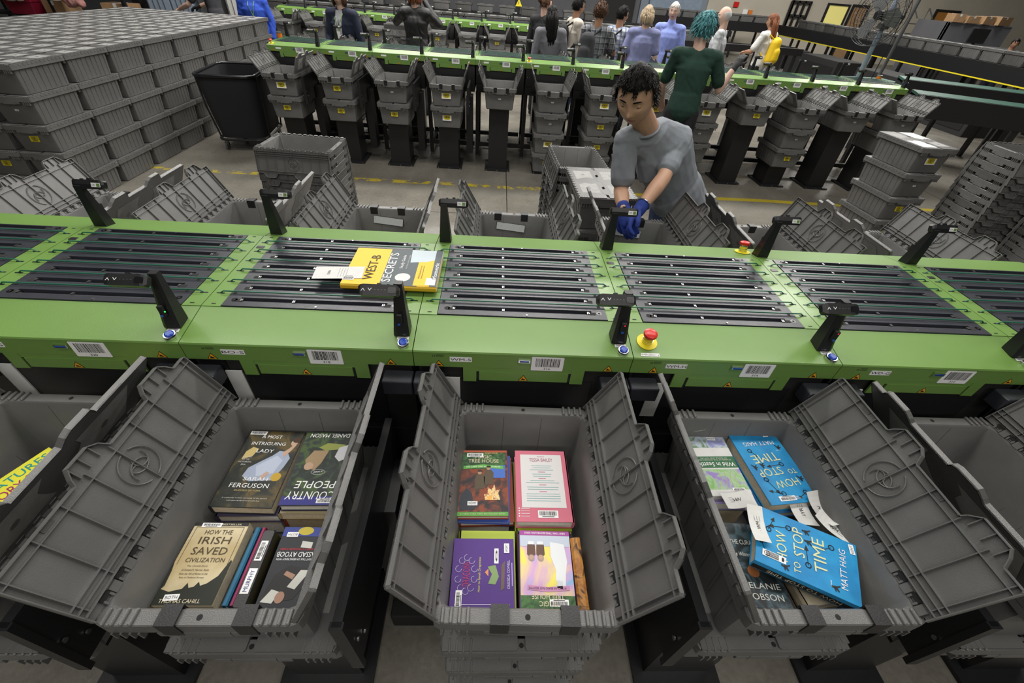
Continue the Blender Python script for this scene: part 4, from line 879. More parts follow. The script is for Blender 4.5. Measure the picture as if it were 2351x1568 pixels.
# ------------------------------------------------------------------ people
for n_, c_, r_ in (('skin', (.56, .33, .22), .5), ('skin_pale', (.55, .36, .28), .5), ('skin_tan', (.34, .18, .11), .5), ('lip', (.42, .14, .11), .45), ('hair_black', (.006, .0055, .0055), .6), ('hair_brown', (.07, .035, .02), .55), ('hair_auburn', (.16, .06, .03), .55), ('hair_teal', (.08, .24, .26), .55),
                   ('hair_blonde', (.36, .28, .19), .55), ('hair_white', (.5, .49, .47), .6), ('eyewhite', (.5, .48, .46), .3)):
    mk(n_, c_, r_, spec=.15 if 'hair' in n_ else .4, noise_amt=.10 if 'hair' in n_ else .05, nscale=60 if 'hair' in n_ else 14)
def cloth(name, col, bump=.5, rough=.85, namt=.06): 
    mk(name, col, rough, noise_amt=namt, nscale=35, bump=bump, bscale=900); return name
cloth('tee_grey', (.24, .26, .29)); cloth('tee_green', (.006, .035, .022)); cloth('tee_light', (.42, .43, .45)); cloth('tee_white', (.62, .62, .60)); cloth('navy', (.012, .018, .04)); cloth('leather', (.010, .010, .011), .8, .3); cloth('blackcloth', (.010, .010, .012)); cloth('greyjacket', (.15, .15, .17)); cloth('beige', (.50, .46, .40)); cloth('periwinkle', (.20, .22, .40)); cloth('polo', (.22, .28, .62)); cloth('royal', (.02, .07, .45)); cloth('charcoal', (.03, .03, .036)); cloth('pants', (.02, .022, .035)); cloth('yellowpack', (.72, .48, .01), .3, .5); cloth('greypack', (.035, .036, .042)); cloth('glove', (.008, .035, .26), 1, .6); cloth('gloveblack', (.02, .02, .02), 1, .7); cloth('jeans', (.03, .05, .11))
def plaid(name, c1, c2, c3, s):
    m = bpy.data.materials.new(name); m.use_nodes = True; nt = m.node_tree; L = nt.links; N = nt.nodes; b = N['Principled BSDF']; b.inputs['Roughness'].default_value = .85
    tc = N.new('ShaderNodeTexCoord'); sp = N.new('ShaderNodeSeparateXYZ'); L.new(tc.outputs['Object'], sp.inputs[0]); acc = None; cur = None
    for ax, thr, cc in ((0, .62, c2), (2, .62, c2), (0, .93, c3), (2, .93, c3)):
        a = N.new('ShaderNodeMath'); a.operation = 'MULTIPLY'; a.inputs[1].default_value = s * (1 if thr < .9 else 1); L.new(sp.outputs[ax], a.inputs[0])
        f = N.new('ShaderNodeMath'); f.operation = 'FRACT'; L.new(a.outputs[0], f.inputs[0]); g = N.new('ShaderNodeMath'); g.operation = 'GREATER_THAN'; g.inputs[1].default_value = thr; L.new(f.outputs[0], g.inputs[0])
        h = N.new('ShaderNodeMath'); h.operation = 'MULTIPLY'; h.inputs[1].default_value = .6; L.new(g.outputs[0], h.inputs[0])
        mx = N.new('ShaderNodeMixRGB'); L.new(h.outputs[0], mx.inputs[0]); mx.inputs[2].default_value = (*cc, 1)
        if cur is None: mx.inputs[1].default_value = (*c1, 1)
        else: L.new(cur, mx.inputs[1])
        cur = mx.outputs[0]
    L.new(cur, b.inputs['Base Color']); M[name] = m
plaid('plaid_dark', (.16, .17, .19), (.03, .035, .05), (.55, .55, .55), 14); plaid('plaid_blue', (.55, .58, .62), (.10, .14, .28), (.04, .06, .15), 18)

def limb(b, p, q, r0, r1, k, n=14, cap=True, sx=1, wd=None):
    """tapered closed capsule; wd = side direction stretched by sx"""
    p, q = V(p), V(q); d = (q - p); l = d.length or 1e-4; d.normalize()
    u = V(wd) if wd is not None else (V((0, 0, 1)) if abs(d.z) < .8 else V((1, 0, 0))); u = (u - d * u.dot(d)).normalized(); v = d.cross(u); R_ = []
    st = [(-r0 * .98, .15), (-r0 * .85, .52), (-r0 * .5, .86), (0, 1)]
    for o, s in st: R_.append((p + d * o, r0 * s))
    for i in (1, 2, 3): t = i / 4; R_.append((p + d * l * t, r0 + (r1 - r0) * t))
    for o, s in st[::-1]: R_.append((q - d * o * r1 / r0, r1 * s))
    b.loft([[c + (u * math.cos(2 * PI * i / n) * sx + v * math.sin(2 * PI * i / n)) * r for i in range(n)] for c, r in R_], k)
def sphere(b, c, rx, ry, rz, k, n=16, m_=10, mt=None):
    R_ = []
    for i in range(m_ + 1):
        a = -PI / 2 + PI * i / m_; rr = max(.02, math.cos(a)); pts = []
        for j in range(n):
            p = V((rx * rr * math.cos(2 * PI * j / n), ry * rr * math.sin(2 * PI * j / n), rz * math.sin(a)))
            pts.append(V(c) + (mt @ p if mt else p))
        R_.append(pts)
    b.loft(R_, k)
def fuse(b, name, voxel, k, smooth=3, disp=None, paint=None):
    """one continuous skin over all pieces"""
    me = b.mesh(name); bm = bmesh.new(); bm.from_mesh(me); bmesh.ops.recalc_face_normals(bm, faces=bm.faces); bm.to_mesh(me); bm.free()
    o = bpy.data.objects.new('tmp', me); COL.objects.link(o)
    r = o.modifiers.new('r', 'REMESH'); r.mode = 'VOXEL'; r.voxel_size = voxel; r.use_smooth_shade = True
    if smooth: s = o.modifiers.new('s', 'SMOOTH'); s.iterations = smooth; s.factor = .5
    dg = bpy.context.evaluated_depsgraph_get(); me2 = bpy.data.meshes.new_from_object(o.evaluated_get(dg)); me2.name = name
    bpy.data.objects.remove(o)
    me2.materials.clear()
    for q in ([k] if isinstance(k, str) else k): me2.materials.append(M[q])
    me2.polygons.foreach_set('material_index', [0] * len(me2.polygons)); me2.polygons.foreach_set('use_smooth', [True] * len(me2.polygons))
    if disp:
        nm = [v.normal.copy() for v in me2.vertices]
        for v, n in zip(me2.vertices, nm): v.co += n * disp(v.co, n)
    if paint:
        for f in me2.polygons: f.material_index = paint(f.center)
    me2.update(); return me2
def g2(x, z, cx, cz, sx, sz): return math.exp(-((x - cx) / sx) ** 2 - ((z - cz) / sz) ** 2)
def head_pt(th, ph, feat=1.0, infl=0.0):
    """surface of a head; th around (0 = forward +Y), ph up"""
    ch = math.cos(ph); x = math.sin(th) * ch; y = math.cos(th) * ch; z = math.sin(ph)
    X = .0775 * x; Yv = (.092 if y > 0 else .100) * y; Z = (.118 if z > 0 else .118) * z
    if z < 0:
        t = -z; X *= 1 - .27 * t ** 1.8; Yv = Yv * (1 - .10 * t ** 2) if y > 0 else Yv * (1 - .55 * t ** 1.2)
        if y > 0: X = math.copysign(abs(X) ** .92 * .0775 ** .08, X)
    if y > 0 and feat:
        f = feat; d = 0
        d += .020 * math.exp(-(X / .0095) ** 2) * (math.exp(-((Z + .026) / .013) ** 2)); d += .010 * math.exp(-(X / .008) ** 2) * (1 / (1 + math.exp(-(Z + .03) * 300))) * (1 / (1 + math.exp((Z - .014) * 200)))
        d += .0055 * (g2(abs(X), Z, .014, -.033, .006, .006))
        d += .0055 * g2(abs(X), Z, .028, .029, .022, .008) - .0105 * g2(abs(X), Z, .032, .008, .016, .011)
        d += .0065 * g2(X, Z, 0, -.056, .019, .0045) + .0070 * g2(X, Z, 0, -.0665, .017, .0050) - .004 * g2(X, Z, 0, -.0612, .022, .0018) - .003 * g2(X, Z, 0, -.079, .02, .006)
        d += .006 * g2(X, Z, 0, -.100, .02, .014) + .003 * g2(abs(X), Z, .048, -.018, .018, .018)
        Yv += d * f * max(0, y) ** .3
    s = 1 + infl / .09
    return V((X * s, Yv * s, Z * s))
def head_geo(b, mt, k, n=56, m_=48, feat=1.0):
    R_ = []
    for i in range(m_ + 1):
        ph = -PI / 2 + .06 + (PI - .12) * i / m_
        R_.append([mt @ head_pt(2 * PI * j / n, ph, feat) for j in range(n)])
    b.loft(R_, k)
    for s in (-1, 1):
        e = mt @ TR(s * .073, -.004, -.004) @ RZ(s * 18) @ RX(-8)
        sphere(b, e @ V((0, 0, 0)), .007, .016, .030, k, 12, 8, e.to_3x3()); sphere(b, e @ V((0, .004, -.016)), .008, .010, .014, k, 10, 6, e.to_3x3())
def hair_mesh(mt, k, style='short', seed=1):
    r = random.Random(seed); b = MB(); n, m_ = 44, 30
    lim = {'short': (.056, -.052), 'long': (.05, -.11), 'bob': (.045, -.10), 'bald': (.2, -.05), 'bun': (.05, -.04), 'curly': (.04, -.055), 'thin': (.055, -.045), 'mullet': (.05, -.10)}[style]
    thick = {'short': .015, 'long': .014, 'bob': .020, 'bald': .002, 'bun': .010, 'curly': .030, 'thin': .006, 'mullet': .026}[style]
    def lowz(th):
        c = math.cos(th)                                     # 1 front, -1 back
        if style == 'bald': return .2 if c > -.2 else lim[1] + .0
        if c > .35: return lim[0] + .012 * math.sin(th * 9 + seed)
        if c > -.05: return (-.015 if style in ('short', 'thin', 'curly', 'bun') else -.06)
        return lim[1]
    vs = []; ids = {}; fs = []
    for i in range(m_ + 1):
        ph = -PI / 2 + .25 + (PI - .27) * i / m_
        for j in range(n):
            th = 2 * PI * j / n; p = head_pt(th, ph, 0)
            q = p + p.normalized() * (thick * (.75 + .5 * noise.noise(p * 40 + V((seed, 0, 0)))) * (1.0 if p.z > 0 else .7))
            if style == 'bald' and p.z > .05: q = p
            ids[i, j] = (len(vs), p.z >= lowz(th) - .004 or (style == 'bald' and math.cos(th) < -.2 and p.z < .05 and p.z > -.05)); vs.append(mt @ q)
    if style == 'bald':
        for i in range(m_ + 1):
            for j in range(n):
                th = 2 * PI * j / n; p = head_pt(th, -PI / 2 + .25 + (PI - .27) * i / m_, 0); c = math.cos(th)
                ids[i, j] = (ids[i, j][0], c < .2 and -.05 < p.z < .06)
    for i in range(m_):
        for j in range(n):
            a, c, d, e = ids[i, j], ids[i, (j + 1) % n], ids[i + 1, (j + 1) % n], ids[i + 1, j]
            if a[1] and c[1] and d[1] and e[1]: fs.append((a[0], c[0], d[0], e[0]))
    b.add(vs, fs, k)
    def lock(p, d, l, w_, g=0):
        p = V(p); d = V(d).normalized(); u = d.cross(V((0, 0, 1)));  u = u.normalized() if u.length > .1 else V((1, 0, 0)); R_ = []; c = p.copy(); dd = d.copy()
        for q in range(5):
            t = q / 4; ww = w_ * (1 - t) ** .7 + .0004; v = u.cross(dd).normalized()
            R_.append([mt @ (c + (u * math.cos(a) + v * math.sin(a) * .45) * ww) for a in (0, PI / 2, PI, 3 * PI / 2)]); c = c + dd * l / 4; dd = (dd + V((0, 0, -g / 4))).normalized()
        b.loft(R_, k)
    cnt = {'short': 900, 'curly': 330, 'mullet': 360, 'long': 200, 'bob': 220, 'bun': 120, 'thin': 160, 'bald': 0}[style]
    for _ in range(cnt):
        th = r.uniform(0, 2 * PI); ph = math.asin(r.uniform(-.55, 1)); p = head_pt(th, ph, 0); 
        if p.z < lowz(th) + .004: continue
        nrm = p.normalized(); out = p + nrm * thick * .6
        if style == 'short': lock(out, V((nrm.x * .8 + r.uniform(-.4, .4), nrm.y * .5 + .75 + r.uniform(-.3, .3), nrm.z * .45 - .05)) if p.y > -.02 else V((nrm.x + r.uniform(-.3, .3), nrm.y * .7, -.55)), r.uniform(.014, .026), r.uniform(.0016, .003), .7)
        elif style == 'curly': lock(out, nrm + V((r.uniform(-.8, .8), r.uniform(-.8, .8), r.uniform(-.5, .8))), .028, .007, 1.2)
        elif style == 'mullet': lock(out, V((nrm.x * .6 + r.uniform(-.2, .2), nrm.y * .5 + (.5 if p.y > 0 else -.1), -.2 if p.z < .05 else .0)), r.uniform(.03, .07), .007, 2.2)
        else: lock(out, V((nrm.x * .5, nrm.y * .4, -.9 if p.z < .06 else -.2)), r.uniform(.03, .05), .005, 1.5)
    if style == 'long':
        for i in range(70):
            th = rad(r.uniform(100, 260)); p = head_pt(th, r.uniform(-.3, .4), 0); c = [p + p.normalized() * .012]
            for q in range(5): c.append(c[-1] + V((r.uniform(-.006, .006), -.006 if q < 2 else .002, -.072)))
            b.tube([mt @ x for x in c], [.012, .013, .013, .012, .009, .003], k, 6)
    if style == 'bob':
        for i in range(60):
            th = rad(r.uniform(60, 300)); p = head_pt(th, r.uniform(-.1, .5), 0); c = [p + p.normalized() * .016]
            for q in range(3): c.append(c[-1] + V((-.004 * math.copysign(1, p.x) * q, 0, -.038)))
            b.tube([mt @ x for x in c], [.012, .013, .011, .004], k, 6)
    if style == 'bun': sphere(b, mt @ V((0, -.12, .03)), .032, .030, .030, k)
    me = b.mesh('hair', True); return me
def face_parts(mt, root_L, brow='hair_black', down=0, glasses=False, skin='skin'):
    for s in (-1, 1):
        b = MB(); c = V((s * .031, .0675, .0065)); sphere(b, mt @ c, .0118, .0118, .0118, 'eyewhite', 16, 12, mt.to_3x3())
        g = (RX(-down) @ V((0, 1, 0))); T = mt @ TR(*c) @ RX(-90 - down)
        b.T = T; b.cyl((0, 0, .0092), .0056, .0024, 'hair_brown', 14, .0045); b.disc(0, 0, .0119, .0026, 'ink', 10); b.T = Matrix(); root_L.append(('eye', b.mesh('eye', True)))
        b = MB(); R_ = []; cut = -18 if down > 20 else 25
        for q in range(9):
            a = rad(cut + (90 - cut) * q / 8); rr_ = .0131
            R_.append([mt @ (c + V((rr_ * math.cos(a) * math.cos(t_), rr_ * math.cos(a) * math.sin(t_) * 1.0, rr_ * math.sin(a)))) for t_ in [2 * PI * w_ / 16 for w_ in range(16)]])
        b.loft(R_, skin); b.tube([mt @ (c + V((.0133 * math.cos(rad(cut)) * math.cos(rad(t_)), .0133 * math.cos(rad(cut)) * math.sin(rad(t_)), .0131 * math.sin(rad(cut))))) for t_ in range(20, 161, 20)], .0008, 'ink', 4)
        root_L.append(('eyelid', b.mesh('eyelid', True)))
        b = MB(); P = []
        for i in range(7): u = i / 6; X = s * (.013 + .036 * u); P.append(mt @ V((X, .0905 - .0135 * u * u - .001, .0285 + .0045 * math.sin(u * 2.4))))
        b.tube(P, [.0012, .0030, .0034, .0034, .0030, .0022, .0008], brow, 6); root_L.append(('eyebrow', b.mesh('eyebrow', True)))
    if glasses:
        b = MB()
        for s in (-1, 1):
            b.tube([mt @ V((s * .032 + .021 * math.cos(a * PI / 8), .099 , .006 + .016 * math.sin(a * PI / 8))) for a in range(16)], .0014, 'ink', 5, closed=True); b.tube([mt @ V((s * .053, .097, .008)), mt @ V((s * .078, .0, .004))], .0013, 'ink', 5)
        b.tube([mt @ V((-.011, .099, .01)), mt @ V((.011, .099, .01))], .0013, 'ink', 5); root_L.append(('glasses', b.mesh('glasses')))
def hand_geo(b, wr, dirv, palm_n, k, s=1.0, curl=.5, side=1, inf=0):
    """wr wrist, dirv finger direction, palm_n palm normal"""
    d = V(dirv).normalized(); n = V(palm_n); n = (n - d * n.dot(d)).normalized(); u = d.cross(n) * side; wr = V(wr)
    P = lambda a, c, e: wr + d * a * s + u * c * s + n * e * s
    limb(b, P(.012, 0, 0), P(.078, 0, .0), .020 * s + inf, .021 * s + inf, k, 12, sx=1.75, wd=u)
    for c, l, rr in ((-.030, .062, .0078), (-.010, .074, .0083), (.011, .078, .0083), (.031, .068, .0082)):
        a0 = P(.088, c, 0); c1 = curl * .5; l1, l2, l3 = l * .45, l * .32, l * .26
        d1 = (d * math.cos(c1) + n * math.sin(c1)); a1 = a0 + d1 * l1 * s; c2 = c1 + curl * .8; d2 = d * math.cos(c2) + n * math.sin(c2); a2 = a1 + d2 * l2 * s; c3 = c2 + curl * .6; d3 = d * math.cos(c3) + n * math.sin(c3); a3 = a2 + d3 * l3 * s
        r1 = rr * s + inf; limb(b, P(.07, c * .9, 0), a0, r1 * 1.1, r1 * 1.05, k, 8); limb(b, a0, a1, r1 * 1.05, r1, k, 8); limb(b, a1, a2, r1, r1 * .92, k, 8); limb(b, a2, a3, r1 * .92, r1 * .78, k, 8)
    t0 = P(.028, .026, .004); t1 = P(.055, .050, .016); t2 = P(.082, .056, .030); t3 = P(.10, .050, .040)
    limb(b, t0, t1, .0125 * s + inf, .0105 * s + inf, k, 8); limb(b, t1, t2, .0105 * s + inf, .0095 * s + inf, k, 8); limb(b, t2, t3, .0095 * s + inf, .0075 * s + inf, k, 8)
def folds(amp, sc, seed=0):
    def f(co, n):
        p = co * sc + V((seed, seed * 2, 0)); q = V((p.x + p.z * .5, p.y, p.z * .55 - p.x * .3)); w_ = noise.noise(q * .6)
        return amp * (.7 * w_ + .8 * (.5 - abs(noise.noise(q * 1.3 + V((5, 1, 2)) + V((w_, w_, w_)) * 1.5)) * 2) * (.5 + w_) + .25 * noise.noise(q * 3.5))
    return f
def torso_geo(b, J, k, inf=0.0, female=False, fat=0, upto=1.0):
    pe, ch, nk = V(J['pelvis']), V(J['chest']), V(J['neck']); side = (V(J['shL']) - V(J['shR'])).normalized()
    hipw = .135 + inf + fat; limb(b, pe - (ch - pe).normalized() * .02, pe.lerp(ch, .45), .098 + inf + fat, .090 + inf + fat, k, 20, sx=1.45, wd=side)
    limb(b, pe.lerp(ch, .4), ch, .092 + inf + fat, .108 + inf + fat * .6, k, 20, sx=1.42, wd=side)
    limb(b, ch, ch.lerp(nk, .55), .106 + inf, .070 + inf, k, 20, sx=1.55, wd=side)
    for s in ('shL', 'shR'):
        sh = V(J[s]); limb(b, ch.lerp(nk, .72), sh, .058 + inf, .054 + inf, k, 14); limb(b, ch.lerp(pe, .1), sh.lerp(ch, .25), .075 + inf, .055 + inf, k, 14)
def person(name, label, J, hm, skin='skin', shirt='tee_grey', sleeve='short', pants='pants', hair=('short', 'hair_black'), voxel=.011, curl=(.5, .5), hands=None, gloves=None, down=0, extra=None, glasses=False, s=1.0, fat=0, brow='hair_black', seed=0, collar=None, loose=.012, fine=False):
    P = {k: V(v) for k, v in J.items()}; b = MB()
    torso_geo(b, P, skin, -.006, fat=fat); head_geo(b, hm, skin)
    hb = hm @ V((0, -.022, -.06)); limb(b, P['neck'] - (P['neck'] - P['chest']).normalized() * .03, hb, .060, .055, skin, 16)
    rt = lambda a, c, r0, r1, **k_: limb(b, a, c, r0, r1, skin, 14, **k_)
    for q in 'LR':
        sh, el, wr = P['sh' + q], P['el' + q], P['wr' + q]; rt(sh, el, .049, .038); rt(el, el.lerp(wr, .35), .039, .040); rt(el.lerp(wr, .35), wr, .040, .0255, sx=1.1)
        d = (hands or {}).get(q, ((wr - el).normalized(), V((0, 0, -1)))); hand_geo(b, wr, d[0], d[1], skin, s, curl[0 if q == 'L' else 1], 1 if q == 'L' else -1)
        hp, kn, an = P['hip' + q], P['kn' + q], P['an' + q]; rt(hp, kn, .083, .054); rt(kn, kn.lerp(an, .35), .053, .054); rt(kn.lerp(an, .35), an, .054, .034)
        toe = P['toe' + q]; limb(b, an + V((0, 0, -.03)), toe, .036, .03, skin, 12)
    imt = hm.inverted()
    def paint(c):
        l = imt @ c
        return 1 if (l.y > .07 and abs(l.x) < .024 - .0 * l.x and abs(l.z + .0612) < .0095 * (1 - (l.x / .028) ** 2)) else 0
    body = fuse(b, 'body', voxel, [skin, 'lip'], 2, paint=paint)
    t = thing(name, label, 'person', (P['pelvis'].x, P['pelvis'].y, 0)); inv = t.matrix_world.inverted(); L = []
    def add(nm, me, lab=None): L.append((nm, me, inv, None, lab))
    add('body', body)
    b = MB(); torso_geo(b, P, shirt, loose, fat=fat)
    limb(b, P['pelvis'] + (P['pelvis'] - P['chest']).normalized() * .035, P['pelvis'].lerp(P['chest'], .3), .112 + loose + fat, .10 + loose + fat, shirt, 20, sx=1.4, wd=(P['shL'] - P['shR']).normalized())
    if collar == 'high': limb(b, P['chest'].lerp(P['neck'], .8), P['neck'].lerp(hb, .35), .066, .066, shirt, 16)
    for q in 'LR':
        sh, el, wr = P['sh' + q], P['el' + q], P['wr' + q]
        if sleeve == 'short': e = sh.lerp(el, .74); limb(b, sh, e, .055 + loose * .5, .057 + loose * .6, shirt, 16)
        else: limb(b, sh, el, .060 + loose * .5, .050 + loose * .5, shirt, 14); limb(b, el, el.lerp(wr, .95), .049 + loose * .5, .036 + loose * .3, shirt, 14)
    add('shirt', fuse(b, 'shirt', voxel * .9, shirt, 3, folds(.0105, 8, seed)))
    b = MB(); side = (P['shL'] - P['shR']).normalized(); limb(b, P['pelvis'] - V((0, 0, .05)), P['pelvis'] + (P['chest'] - P['pelvis']) * .18, .104 + fat, .102 + fat, pants, 18, sx=1.4, wd=side)
    for q in 'LR': limb(b, P['hip' + q], P['kn' + q], .098, .070, pants, 14); limb(b, P['kn' + q], P['an' + q] + V((0, 0, .02)), .070, .056, pants, 14)
    add('trousers', fuse(b, 'trousers', voxel * 1.2, pants, 3, folds(.006, 10, seed + 3)))
    for q in 'LR':
        b = MB(); limb(b, P['an' + q] + V((0, 0, -.035)), P['toe' + q], .046, .042, 'blackcloth', 14); b.v = [V((v.x, v.y, max(v.z, .002))) for v in b.v]; add('shoe', b.mesh('shoe', True))
    hm_ = hair
    if hm_: add('hair', hair_mesh(hm, hair[1], hair[0], seed + 1))
    tmp = []; face_parts(hm, tmp, brow, down, glasses, skin)
    for nm, me in tmp: add(nm, me)
    if gloves:
        for q in gloves[0]:
            b = MB(); wr, el = P['wr' + q], P['el' + q]; d = (hands or {}).get(q, ((wr - el).normalized(), V((0, 0, -1)))); hand_geo(b, wr, d[0], d[1], gloves[1], s, curl[0 if q == 'L' else 1], 1 if q == 'L' else -1, .0032)
            limb(b, wr.lerp(el, .12), wr + V(d[0]).normalized() * .02, .034, .031, gloves[1], 14); add('glove', fuse(b, 'glove', .0045, gloves[1], 2, folds(.0015, 60)))
    if extra: extra(P, hm, add)
    parts(t, L); return t
def look(pos, fwd, roll=0):
    f = V(fwd).normalized(); r_ = f.cross(V((0, 0, 1))).normalized(); u = r_.cross(f)
    return Matrix(((r_.x, f.x, u.x, pos[0]), (r_.y, f.y, u.y, pos[1]), (r_.z, f.z, u.z, pos[2]), (0, 0, 0, 1))) @ RY(roll)
# --- the worker
WJ = dict(pelvis=(1.34, 1.50, .97), chest=(1.12, 1.385, 1.27), neck=(.965, 1.32, 1.41), shR=(.875, 1.30, 1.355), shL=(1.20, 1.435, 1.345), elR=(.890, 1.25, 1.115), wrR=(.872, 1.075, 1.085), elL=(1.085, 1.21, 1.205), wrL=(.945, 1.045, 1.10),
          hipL=(1.43, 1.52, .93), hipR=(1.27, 1.50, .93), knL=(1.46, 1.50, .50), knR=(1.28, 1.46, .50), anL=(1.47, 1.56, .08), anR=(1.30, 1.54, .08), toeL=(1.45, 1.42, .04), toeR=(1.28, 1.40, .04))
def worker_extra(P, hm, add):
    b = MB(); a = P['pelvis'] + V((-.045, -.02, .045)); s = (P['shL'] - P['shR']).normalized(); ax = (P['chest'] - P['pelvis']).normalized(); f = s.cross(ax)
    ring_ = [a + s * math.cos(q * PI / 12) * .176 + f * math.sin(q * PI / 12) * .128 for q in range(24)]
    b.loft([[p + ax * .022 for p in ring_], [p - ax * .022 for p in ring_]], 'blackcloth', cap=False); add('belt', b.mesh('belt'), 'black webbing support belt')
    b = MB(); w_ = P['wrL'].lerp(P['elL'], .16); d = (P['elL'] - P['wrL']).normalized(); b.tube([w_ + (d.orthogonal().normalized() * math.cos(q * PI / 8) + d.cross(d.orthogonal().normalized()) * math.sin(q * PI / 8)) * .0345 for q in range(16)], .004, 'steel', 6, closed=True); add('bracelet', b.mesh('bracelet'))
    b = MB(); n = P['neck'] + V((-.012, -.012, .006)); ax2 = V((-.28, -.35, .85)).normalized(); u = ax2.orthogonal().normalized(); v = ax2.cross(u)
    b.tube([n + (u * math.cos(q * PI / 14) + v * math.sin(q * PI / 14)) * .073 for q in range(28)], .007, 'tee_grey', 8, closed=True); add('neckband', b.mesh('neckband', True))
HW = look((.845, 1.19, 1.572), (-.40, -.74, -.42), 3) @ Matrix.Scale(1.07, 4)
person('person', 'worker in a light grey T-shirt and blue gloves leaning over a tote', WJ, HW, skin='skin', shirt='tee_grey', pants='jeans', hair=('short', 'hair_black'), voxel=.0055, curl=(.7, .6),
       hands={'R': ((.25, -.55, -.55), (.5, .3, -.6)), 'L': ((-.45, -.45, -.55), (.2, -.6, -.6))}, gloves=('LR', 'glove'), down=32, extra=worker_extra, loose=.010, fine=True)
# --- standing people
def stand_J(x, y, ang, h=1.7, lean=0, armL=None, armR=None, wide=1.0):
    """ang: direction faced, degrees, 0 = +Y; arm = (elbow, wrist) as (side, fwd, z/h) pairs or None"""
    s = h / 1.75; a = rad(ang); F = V((-math.sin(a), math.cos(a), 0)); S_ = V((F.y, -F.x, 0))       # S_ = the person's right
    def p(r_, f_, z): return V((x, y, 0)) + S_ * r_ * s + F * f_ * s + V((0, 0, z * s))
    J = dict(pelvis=p(0, 0, .98), chest=p(0, .01 + lean * .5, 1.30), neck=p(0, .0 + lean, 1.47), shR=p(.185 * wide, lean * .9, 1.415), shL=p(-.185 * wide, lean * .9, 1.415), hipR=p(.085, 0, .93), hipL=p(-.085, 0, .93), knR=p(.10, .02, .50), knL=p(-.10, .02, .50), anR=p(.10, -.02, .09), anL=p(-.10, -.02, .09), toeR=p(.12, .13, .045), toeL=p(-.12, .13, .045))
    for q, arm, sg in (('R', armR, 1), ('L', armL, -1)):
        e, w__ = arm or ((.245, -.02, 1.13), (.235, .05, .88)); J['el' + q] = p(sg * e[0], e[1] + lean * .5, e[2]); J['wr' + q] = p(sg * w__[0], w__[1] + lean * .5, w__[2])
    J['_F'] = F; J['_S'] = S_; J['_head'] = p(0, .03 + lean * 1.2, 1.635); return J
def std(label, x, y, ang, h, look_ang=None, pitch=-.1, **kw):
    jk = {k: kw.pop(k) for k in ('lean', 'armL', 'armR', 'wide') if k in kw}
    J = stand_J(x, y, ang, h, **jk); la = rad(ang if look_ang is None else look_ang); hd = J.pop('_head'); J.pop('_F'); J.pop('_S')
    kw.setdefault('voxel', .011)
    return person('person', label, J, look(hd, (-math.sin(la), math.cos(la), pitch)) @ Matrix.Scale(1.0 * h / 1.75, 4), s=h / 1.75, **kw)
def backpack(k, side=0):
    def f(P, hm, add):
        s = (P['shL'] - P['shR']).normalized(); up = V((0, 0, 1)); bk = s.cross(up); 
        if (hm @ V((0, 1, 0)) - hm @ V((0, 0, 0))).dot(bk) > 0: bk = -bk
        c = P['chest'].lerp(P['pelvis'], .35) + bk * .20 + s * side
        b = MB(); limb(b, c - up * .15, c + up * .14, .10, .085, k, 16, sx=1.35, wd=s); limb(b, c - up * .13 + bk * .06, c + up * .0 + bk * .06, .07, .065, k, 14, sx=1.4, wd=s)
        limb(b, c + up * .19 - s * .03, c + up * .19 + s * .03, .02, .02, k, 8); add('backpack', fuse(b, 'backpack', .011, k, 2))
        b = MB()
        for q in (-1, 1): b.tube([c + up * .17 + s * q * .07, P['neck'] + s * q * .10 - bk * .0 + up * -.0 + V((0, 0, .01)), P['chest'] - bk * .13 + s * q * .12, c - up * .1 - bk * .10 + s * q * .16], .013, k, 8)
        add('backpack_strap', b.mesh('backpack_strap', True))
    return f
std('teal-haired person in a dark green T-shirt reaching over the middle sorter line', 2.20, 4.07, -18, 1.80, shirt='tee_green', skin='skin_pale', hair=('mullet', 'hair_teal'), armR=((.30, .08, 1.14), (.40, .22, 1.34)), armL=((.26, .12, 1.12), (.22, .30, .95)), gloves=('R', 'gloveblack'), look_ang=-60, lean=.06, seed=3, glasses=True, brow='hair_brown', pants='blackcloth')
std('balding man in a light grey T-shirt standing beyond the middle sorter line', 3.72, 7.25, 60, 1.80, shirt='tee_light', skin='skin_pale', hair=('bald', 'hair_white'), look_ang=75, brow='hair_white', fat=.02, seed=4, pants='pants')
std('white-haired man in a light blue polo shirt facing the camera', 3.05, 7.75, 155, 1.80, shirt='polo', skin='skin_pale', hair=('thin', 'hair_white'), brow='hair_white', fat=.025, seed=5, collar='high')
std('woman with a grey-blonde bob in a periwinkle top seen from behind', 2.42, 7.0, -10, 1.74, shirt='periwinkle', skin='skin_pale', hair=('bob', 'hair_blonde'), fat=.025, seed=6, loose=.02, brow='hair_brown')
std('man in a blue and white plaid shirt and glasses looking right', 2.14, 7.5, -50, 1.70, shirt='plaid_blue', skin='skin_tan', hair=('short', 'hair_black'), look_ang=-75, glasses=True, armR=((.26, .1, 1.14), (.15, .3, 1.05)), extra=backpack('blackcloth'), seed=7)
std('curly-haired man in a dark plaid shirt with a grey backpack', 1.66, 6.8, -30, 1.74, shirt='plaid_dark', skin='skin_tan', hair=('curly', 'hair_brown'), armR=((.26, .15, 1.16), (.12, .34, 1.3)), armL=((.26, .15, 1.16), (.12, .34, 1.3)), extra=backpack('greypack', .06), seed=8)
def notebook(P, hm, add):
    b = MB(); c = P['wrR'].lerp(P['wrL'], .5) + V((.05, .03, .03)); b.T = TR(*c) @ RX(25); b.cbox(-.07, .07, -.1, .1, 0, .012, 'blackcloth', .004); add('notebook', b.mesh('notebook'), 'dark notebook held open')
def beige_x(P, hm, add): backpack('blackcloth', .0)(P, hm, add); notebook(P, hm, add)
